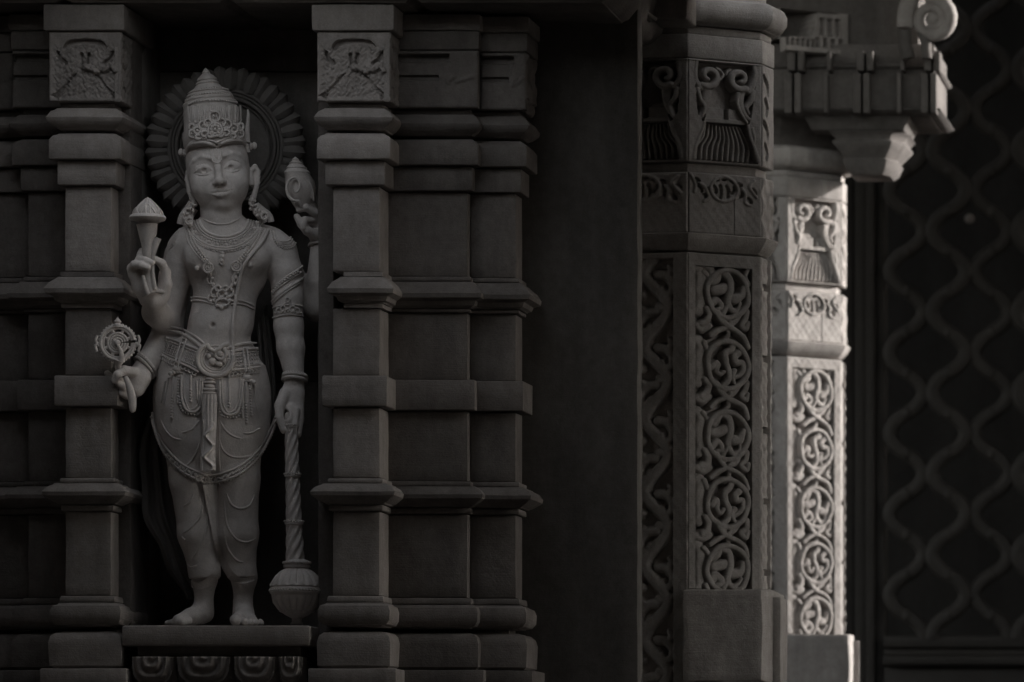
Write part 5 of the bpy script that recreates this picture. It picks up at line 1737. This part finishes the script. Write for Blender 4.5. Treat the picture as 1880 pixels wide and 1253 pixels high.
# shawl ends hanging behind
def cloth(name, left, right, w0, w1, folds, amp, n=9, nx=30, jag=0.0):
    a = curve_pts([(x, y, 0) for x, y in left], n); b = curve_pts([(x, y, 0) for x, y in right], n)
    V = []; rows = len(a)
    for j, (p, q) in enumerate(zip(a, b)):
        t = j / (rows - 1)
        for i in range(nx + 1):
            s = i / nx
            w = w0 + (w1 - w0) * t - amp * math.sin(s * folds * math.pi + math.sin(t * 5) * .6) - .4 * amp * math.sin(s * folds * 2.3 * math.pi + 1 + t * 3)
            V.append(Q(p.x + (q.x - p.x) * s + jag * math.sin(t * 22) * (1 - s), p.y + (q.y - p.y) * s, w))
    F = [(j * (nx + 1) + i, (j + 1) * (nx + 1) + i, (j + 1) * (nx + 1) + i + 1, j * (nx + 1) + i + 1) for j in range(rows - 1) for i in range(nx)]
    b0 = len(V)
    rim = [i for i in range(nx + 1)] + [(j * (nx + 1) + nx) for j in range(1, rows)] + [(rows - 1) * (nx + 1) + i for i in range(nx - 1, -1, -1)] + [j * (nx + 1) for j in range(rows - 2, 0, -1)]
    V += [V[i] + Vector((0, .02, 0)) for i in rim]; k = len(rim)
    F += [(rim[i], rim[(i + 1) % k], b0 + (i + 1) % k, b0 + i) for i in range(k)]
    return mk(name, V, F, M_HALO_SHADE, SV, 70)
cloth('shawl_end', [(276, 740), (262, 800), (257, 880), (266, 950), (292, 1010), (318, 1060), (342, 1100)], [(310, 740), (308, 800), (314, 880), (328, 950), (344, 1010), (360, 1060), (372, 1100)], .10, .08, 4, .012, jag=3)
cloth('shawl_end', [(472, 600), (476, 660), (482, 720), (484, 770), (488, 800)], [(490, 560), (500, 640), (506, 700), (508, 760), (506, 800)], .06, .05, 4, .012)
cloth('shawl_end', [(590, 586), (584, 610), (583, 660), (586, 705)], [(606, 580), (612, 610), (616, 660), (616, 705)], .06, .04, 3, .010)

# ---- halo ----------------------------------------------------------------
HC = (414, 270)
m = MB()
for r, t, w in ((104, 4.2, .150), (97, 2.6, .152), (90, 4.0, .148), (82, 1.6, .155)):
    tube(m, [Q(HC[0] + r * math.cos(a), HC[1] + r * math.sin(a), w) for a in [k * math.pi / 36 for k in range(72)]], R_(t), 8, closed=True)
m.build('halo_ring', M_HALO_SHADE, SV, 60)
m = MB()
hv = [Q(HC[0], HC[1], .165)] + [Q(HC[0] + 112 * math.cos(k * math.pi / 24), HC[1] + 112 * math.sin(k * math.pi / 24), .165) for k in range(48)]
hb = [p + Vector((0, .05, 0)) for p in hv]
m.add(hv + hb, [(0, 1 + (k + 1) % 48, 1 + k) for k in range(48)] + [(49, 50 + k, 50 + (k + 1) % 48) for k in range(48)] + [(1 + k, 1 + (k + 1) % 48, 50 + (k + 1) % 48, 50 + k) for k in range(48)])
m.build('halo_disc', M_NICHE, SV, 30)
NP = 40
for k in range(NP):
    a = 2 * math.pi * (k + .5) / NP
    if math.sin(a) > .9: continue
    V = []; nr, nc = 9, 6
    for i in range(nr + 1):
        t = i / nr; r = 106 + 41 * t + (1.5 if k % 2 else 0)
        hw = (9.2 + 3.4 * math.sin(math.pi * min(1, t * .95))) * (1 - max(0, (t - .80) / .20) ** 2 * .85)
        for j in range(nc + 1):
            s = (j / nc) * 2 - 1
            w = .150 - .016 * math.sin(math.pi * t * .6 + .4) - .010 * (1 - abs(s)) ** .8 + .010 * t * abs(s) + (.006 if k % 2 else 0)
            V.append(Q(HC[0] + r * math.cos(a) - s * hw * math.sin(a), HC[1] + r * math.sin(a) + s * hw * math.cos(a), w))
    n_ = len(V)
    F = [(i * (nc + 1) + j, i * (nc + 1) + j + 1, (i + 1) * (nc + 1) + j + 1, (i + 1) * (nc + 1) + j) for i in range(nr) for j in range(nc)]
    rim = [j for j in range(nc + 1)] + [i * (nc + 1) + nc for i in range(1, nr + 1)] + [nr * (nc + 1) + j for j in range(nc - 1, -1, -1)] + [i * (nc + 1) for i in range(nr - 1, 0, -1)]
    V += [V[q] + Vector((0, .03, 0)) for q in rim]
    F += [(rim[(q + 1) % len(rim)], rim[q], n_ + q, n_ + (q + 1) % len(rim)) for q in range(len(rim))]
    mk('petal', V, F, M_HALO_SHADE, SV, 50)

# ------------------------------------------------------------------ what the hands hold
GP = 'attributes held in the statue\'s hands'
# lotus
t = sthing('lotus_bud', Q(280, 540, -.16), 'pale carved lotus bud on a flared stem, held in the raised left-hand side hand', 'carving', GP)
m = MB()
lathe(m, Q(271, 440, -.185), [(R_(r), R_(z)) for r, z in ((4, 30.0), (22, 32), (31, 35), (33, 39), (31, 43), (27, 45), (20, 46), (4, 46.5))], 32)
m.build('disc', M_JEWEL, t, 50)
m = MB()
bud = [(18, 44), (22.5, 46), (25, 51), (26, 57), (25, 63), (22, 69), (17.5, 75), (12, 80), (6.5, 84), (2.5, 87.5), (.3, 90)]
lathe(m, Q(271.5, 453, -.185), [(R_(r), R_(z - 0)) for r, z in [(a, b - 0) for a, b in bud]], 32)
m.build('bud', M_JEWEL, t, 60)
def budr(z): return float(np.interp(z, [b for _, b in bud], [a for a, _ in bud]))
for ang, z0, z1, hw in ((-90, 46, 76, 15), (-150, 46, 68, 11), (-30, 46, 68, 11), (-120, 50, 86, 10), (-60, 50, 86, 10)):
    m = MB(); 
    for sgn in (-1, 1):
        pts = []
        for k in range(9):
            tt = k / 8.; z = z0 + (z1 - z0) * tt
            r = budr(z) + .6
            da = sgn * hw / 24. * math.sin(math.pi * (1 - tt) * .62 + .0) * (24. / max(r, 6)) * (1 if tt < .98 else 0)
            aa = math.radians(ang) + da
            pts.append(Q(271.5, 453, -.185) + Vector((R_(r) * math.cos(aa), R_(r) * math.sin(aa), R_(z))))
        tube(m, pts, R_(1.9), 6)
    m.build('petal', M_JEWEL, t, 60)
m = MB()
tube(m, [Q(270, 412, -.185), Q(271, 430, -.185), Q(271, 450, -.184), Q(271, 480, -.180), Q(272, 510, -.176), Q(277, 538, -.172)], [R_(19), R_(16), R_(11), R_(8.5), R_(8), R_(9.5)], 12)
tube(m, [Q(290, 438, -.19), Q(285, 452, -.192), Q(281, 470, -.190), Q(280, 500, -.188), Q(284, 530, -.184)], [R_(6.5), R_(6), R_(4), R_(3.5), R_(5)], 9)
tube(m, [Q(262, 506, -.19), Q(266, 524, -.188), Q(272, 540, -.180)], [R_(3), R_(4), R_(6)], 8)
m.build('stem', M_JEWEL, t, 60)
# discus
t = sthing('discus', Q(216, 631, -.12), 'small pierced wheel with a pointed finial, held at hip height beside the left pilaster', 'carving', GP)
dw = -.13
m = MB()
for r, q in ((31, 3.6), (26.5, 2.0), (18, 2.4), (13.5, 1.8), (9, 1.8)):
    tube(m, ringp(216, 630, r, r, dw, 0, 350, 35), R_(q), 7, closed=False)
m.build('rim', M_JEWEL, t, 60)
for k in range(8):
    m = MB()
    a = k * math.pi / 4 + .39
    tube(m, [Q(216 + r * math.cos(a), 630 + r * math.sin(a), dw + .002) for r in (18, 27)], R_(2.8), 7)
    m.build('spoke', M_JEWEL, t, 60)
m = MB()
for k in range(34):
    a = k * 2 * math.pi / 34
    ball(m, Q(216 + 34 * math.cos(a), 630 + 34 * math.sin(a), dw), R_(2.5), None, None, 6, 4)
m.build('beading', M_JEWEL, t, 60)
m = MB(); ball(m, Q(215, 630, dw - .004), R_(6.5), R_(6), R_(6.5), 12, 8)
tube(m, [Q(215, 632, dw - .010), Q(221, 642, dw - .012), Q(224, 654, dw - .010), Q(222, 662, dw)], [R_(2), R_(3.5), R_(5), R_(8)], 9)
m.build('hub', M_JEWEL, t, 60)
m = MB(); lathe(m, Q(216, 600, dw), [(R_(r), R_(z)) for r, z in ((9, -1), (9, 3), (5, 6), (7, 9), (4.5, 12), (2.2, 15), (.4, 18))], 14)
m.build('finial', M_JEWEL, t, 50)
for s in (-1, 1):
    m = MB(); tube(m, curve_pts([Q(216 + s * 35, 636, dw), Q(216 + s * 40, 626, dw), Q(216 + s * 37, 616, dw)] , 5), R_(2.6), 7)
    tube(m, [Q(216 + s * 33, 630, dw), Q(216 + s * 41, 634, dw), Q(216 + s * 38, 646, dw)], R_(2.8), 7)
    m.build('flame', M_JEWEL, t, 60)
m = MB(); tube(m, [Q(219, 660, dw), Q(216, 672, -.12), Q(222, 684, -.115)], [R_(10), R_(7), R_(6)], 10)
tube(m, curve_pts([Q(230, 692, -.14), Q(238, 712, -.142), Q(243, 738, -.135), Q(243, 758, -.13)], 4), [R_(4), R_(4.4), R_(5), R_(5.6), R_(6.2), R_(6.8), R_(7.2), R_(7.4), R_(7.4), R_(7), R_(6.4), R_(5), R_(2)], 10, flat=.6)
m.build('handle', M_JEWEL, t, 60)
# conch
t = sthing('conch', Q(548, 380, .0), 'pale carved conch shell held up in the rear hand beside the right pilaster', 'carving', GP)
m = MB()
ta = math.radians(12)
def ct(p): return Vector((p.x * math.cos(ta) - p.z * math.sin(ta) * .6, p.y, p.z))
cpf = [(6, -44), (12, -40), (19, -30), (25, -16), (28, 0), (27, 12), (23, 24), (24, 26), (22, 29), (18, 33), (19, 35), (16, 38), (12, 42), (13, 44), (10, 46), (6, 49), (6.5, 51), (4, 53), (.5, 56)]
lathe(m, Q(549, 344, .015), [(R_(r), R_(z)) for r, z in cpf], 30, ct, fl=lambda a, i: 1 + (.12 * math.cos(a - .4) if i < 6 else .03))
m.build('shell', M_JEWEL, t, 60)
m = MB()
sp = [Q(541 + (20 - 15 * k / 26.) * math.cos(math.radians(70 + 17 * k)) * .9, 344 + (26 - 19 * k / 26.) * math.sin(math.radians(70 + 17 * k)), -.034 - .0006 * k) for k in range(27)]
tube(m, [Q(553, 380, -.02)] + sp, [R_(3.2)] + [R_(3.2 - .06 * k) for k in range(27)], 7)
for k in range(3): tube(m, curve_pts([Q(556 + k * 5, 326 + k * 2, -.030), Q(566 + k * 4, 342 + k * 3, -.024), Q(570 + k * 3, 362 + k * 3, -.012)], 4), R_(2.0), 6)
m.build('spiral_ridge', M_JEWEL, t, 60)
# mace
t = sthing('mace', Q(545, 1149, -.08), 'tall carved mace with fluted bulbous head resting on the pedestal, topped by the lowered hand', 'mace', GP)
MW = -.075
def mx_(y): return 534 + (545 - 534) * (y - 780) / 350.
m = MB()
rows = 130; seg = 56; V = []; F = []
for j in range(rows + 1):
    y = 778 + (1030 - 778) * j / rows
    r0 = np.interp(y, [778, 870, 960, 1030], [11, 12, 13.5, 16])
    for i in range(seg):
        a = 2 * math.pi * i / seg
        ph = a * 6 + y * .24
        r = r0 * (1 + .09 * math.cos(ph))
        V.append(Q(mx_(y), y, MW) + Vector((R_(r) * math.cos(a), R_(r) * math.sin(a), 0)))
F = [(j * seg + i, (j + 1) * seg + i, (j + 1) * seg + (i + 1) % seg, j * seg + (i + 1) % seg) for j in range(rows) for i in range(seg)]
F.append(tuple(range(seg))); F.append(tuple(rows * seg + i for i in range(seg))[::-1])
m.add(V, F); m.build('shaft', M_JEWEL, t, 70)
for y, r, h in ((784, 13, 3), (874, 14.5, 3.5), (961, 17, 3.5)):
    m = MB(); lathe(m, Q(mx_(y), y, MW), [(R_(r * .8), R_(-h)), (R_(r), R_(-h * .5)), (R_(r), R_(h * .5)), (R_(r * .8), R_(h))], 26)
    for k in range(20):
        a = 2 * math.pi * k / 20
        ball(m, Q(mx_(y), y - h, MW) + Vector((R_(r) * math.cos(a), R_(r) * math.sin(a), 0)), R_(2.0), None, None, 6, 4)
    m.build('ring', M_JEWEL, t, 60)
m = MB(); ball(m, Q(528, 766, -.07), R_(6), R_(6), R_(9), 10, 7); m.build('knob', M_JEWEL, t, 60)
hp = [(10, -62), (12, -60), (9, -56), (9, -50), (20, -44), (33, -34), (42, -21), (45.5, -9), (46, -6), (48.5, -4), (49, -2), (47, 0), (49, 2), (49, 5), (47, 7), (48.5, 9), (47.5, 12), (44, 18), (38, 28), (30, 36), (22, 41), (19, 43)]
m = MB(); lathe(m, Q(545, 1086, MW), [(R_(r), R_(z)) for r, z in hp], 144, fl=lambda a, i: 1 + ((.11 if i < 12 else .09) * (abs(math.cos(a * 9)) ** .5 - .7) if (3 < i < 7 or 15 < i < 21) else 0))
m.build('head', M_JEWEL, t, 50)
m = MB()
lathe(m, Q(545, 1086, MW), [(R_(r), R_(z)) for r, z in ((18, 42), (24, 43), (25, 47), (21, 49), (24, 50), (25, 53), (19, 57), (16, 58))], 40)
for k in range(26):
    a = 2 * math.pi * k / 26
    ball(m, Q(545, 1034, MW) + Vector((R_(24) * math.cos(a), R_(24) * math.sin(a), 0)), R_(2.4), None, R_(3), 6, 4)
m.build('collar', M_JEWEL, t, 60)
m = MB()
for k in range(52):
    a = 2 * math.pi * k / 52
    ball(m, Q(545, 1086, MW) + Vector((R_(48.5) * math.cos(a), R_(48.5) * math.sin(a), R_(1))), R_(2.5), None, R_(2.5), 6, 4)
m.build('bead_ring', M_JEWEL, t, 60)
m = MB()
for k in range(18):
    a = 2 * math.pi * k / 18
    ball(m, Q(545, 1086, MW) + Vector((R_(29) * math.cos(a), R_(29) * math.sin(a), R_(-34))), R_(4), R_(4), R_(5), 7, 5)
m.build('bead_ring', M_JEWEL, t, 60)

# ------------------------------------------------------------------ pedestal
t = thing('pedestal', Q(400, 1256), 'flat stone pedestal slab on lotus petals under the statue', 'pedestal')
x0, x1 = PX(224, .0), PX(568, .0)
box('slab', t, x0, x1, .0, .545, PZ(1186, 0), Q(0, 1149.6, 0).z, M_PIL, .006, .04, .0016)
box('neck', t, x0 + .04, x1 - .04, .045, .545, PZ(1206, .05), PZ(1186.5, .05), M_WALL, .004, .1)
box('core', t, x0 + .04, x1 - .04, .09, .545, ZB - .02, PZ(1206.6, .05), M_WALL, .004, .1)
zl, zh = PZ(1262, .012), PZ(1206, .012)
for pa, pb in ((238, 320), (320.6, 425), (425.6, 508), (508.6, 556)):
    wd = PX(pb, .03) - PX(pa, .03)
    def petal(U, V, wd=wd):
        s_ = np.abs(U / wd * 2 - 1); t_ = 1 - V / (zh - zl)
        d = (s_ ** 3.2 + np.clip(t_, 0, 1) ** 3.2) ** (1 / 3.2)
        c = .020 * np.cos(np.clip(d, 0, 1) * 1.5) + .0075 * np.cos(d * 19) * (d < .93)
        c = np.where(d > .93, -.014 - .12 * (d - .93), c)
        return c - .012 + .006 * (1 - t_)
    plate('lotus_petal', t, (PX(pa, .012), .012, zl), 0, wd, zh - zl, petal, .0035, M_PIL, .06, 60)
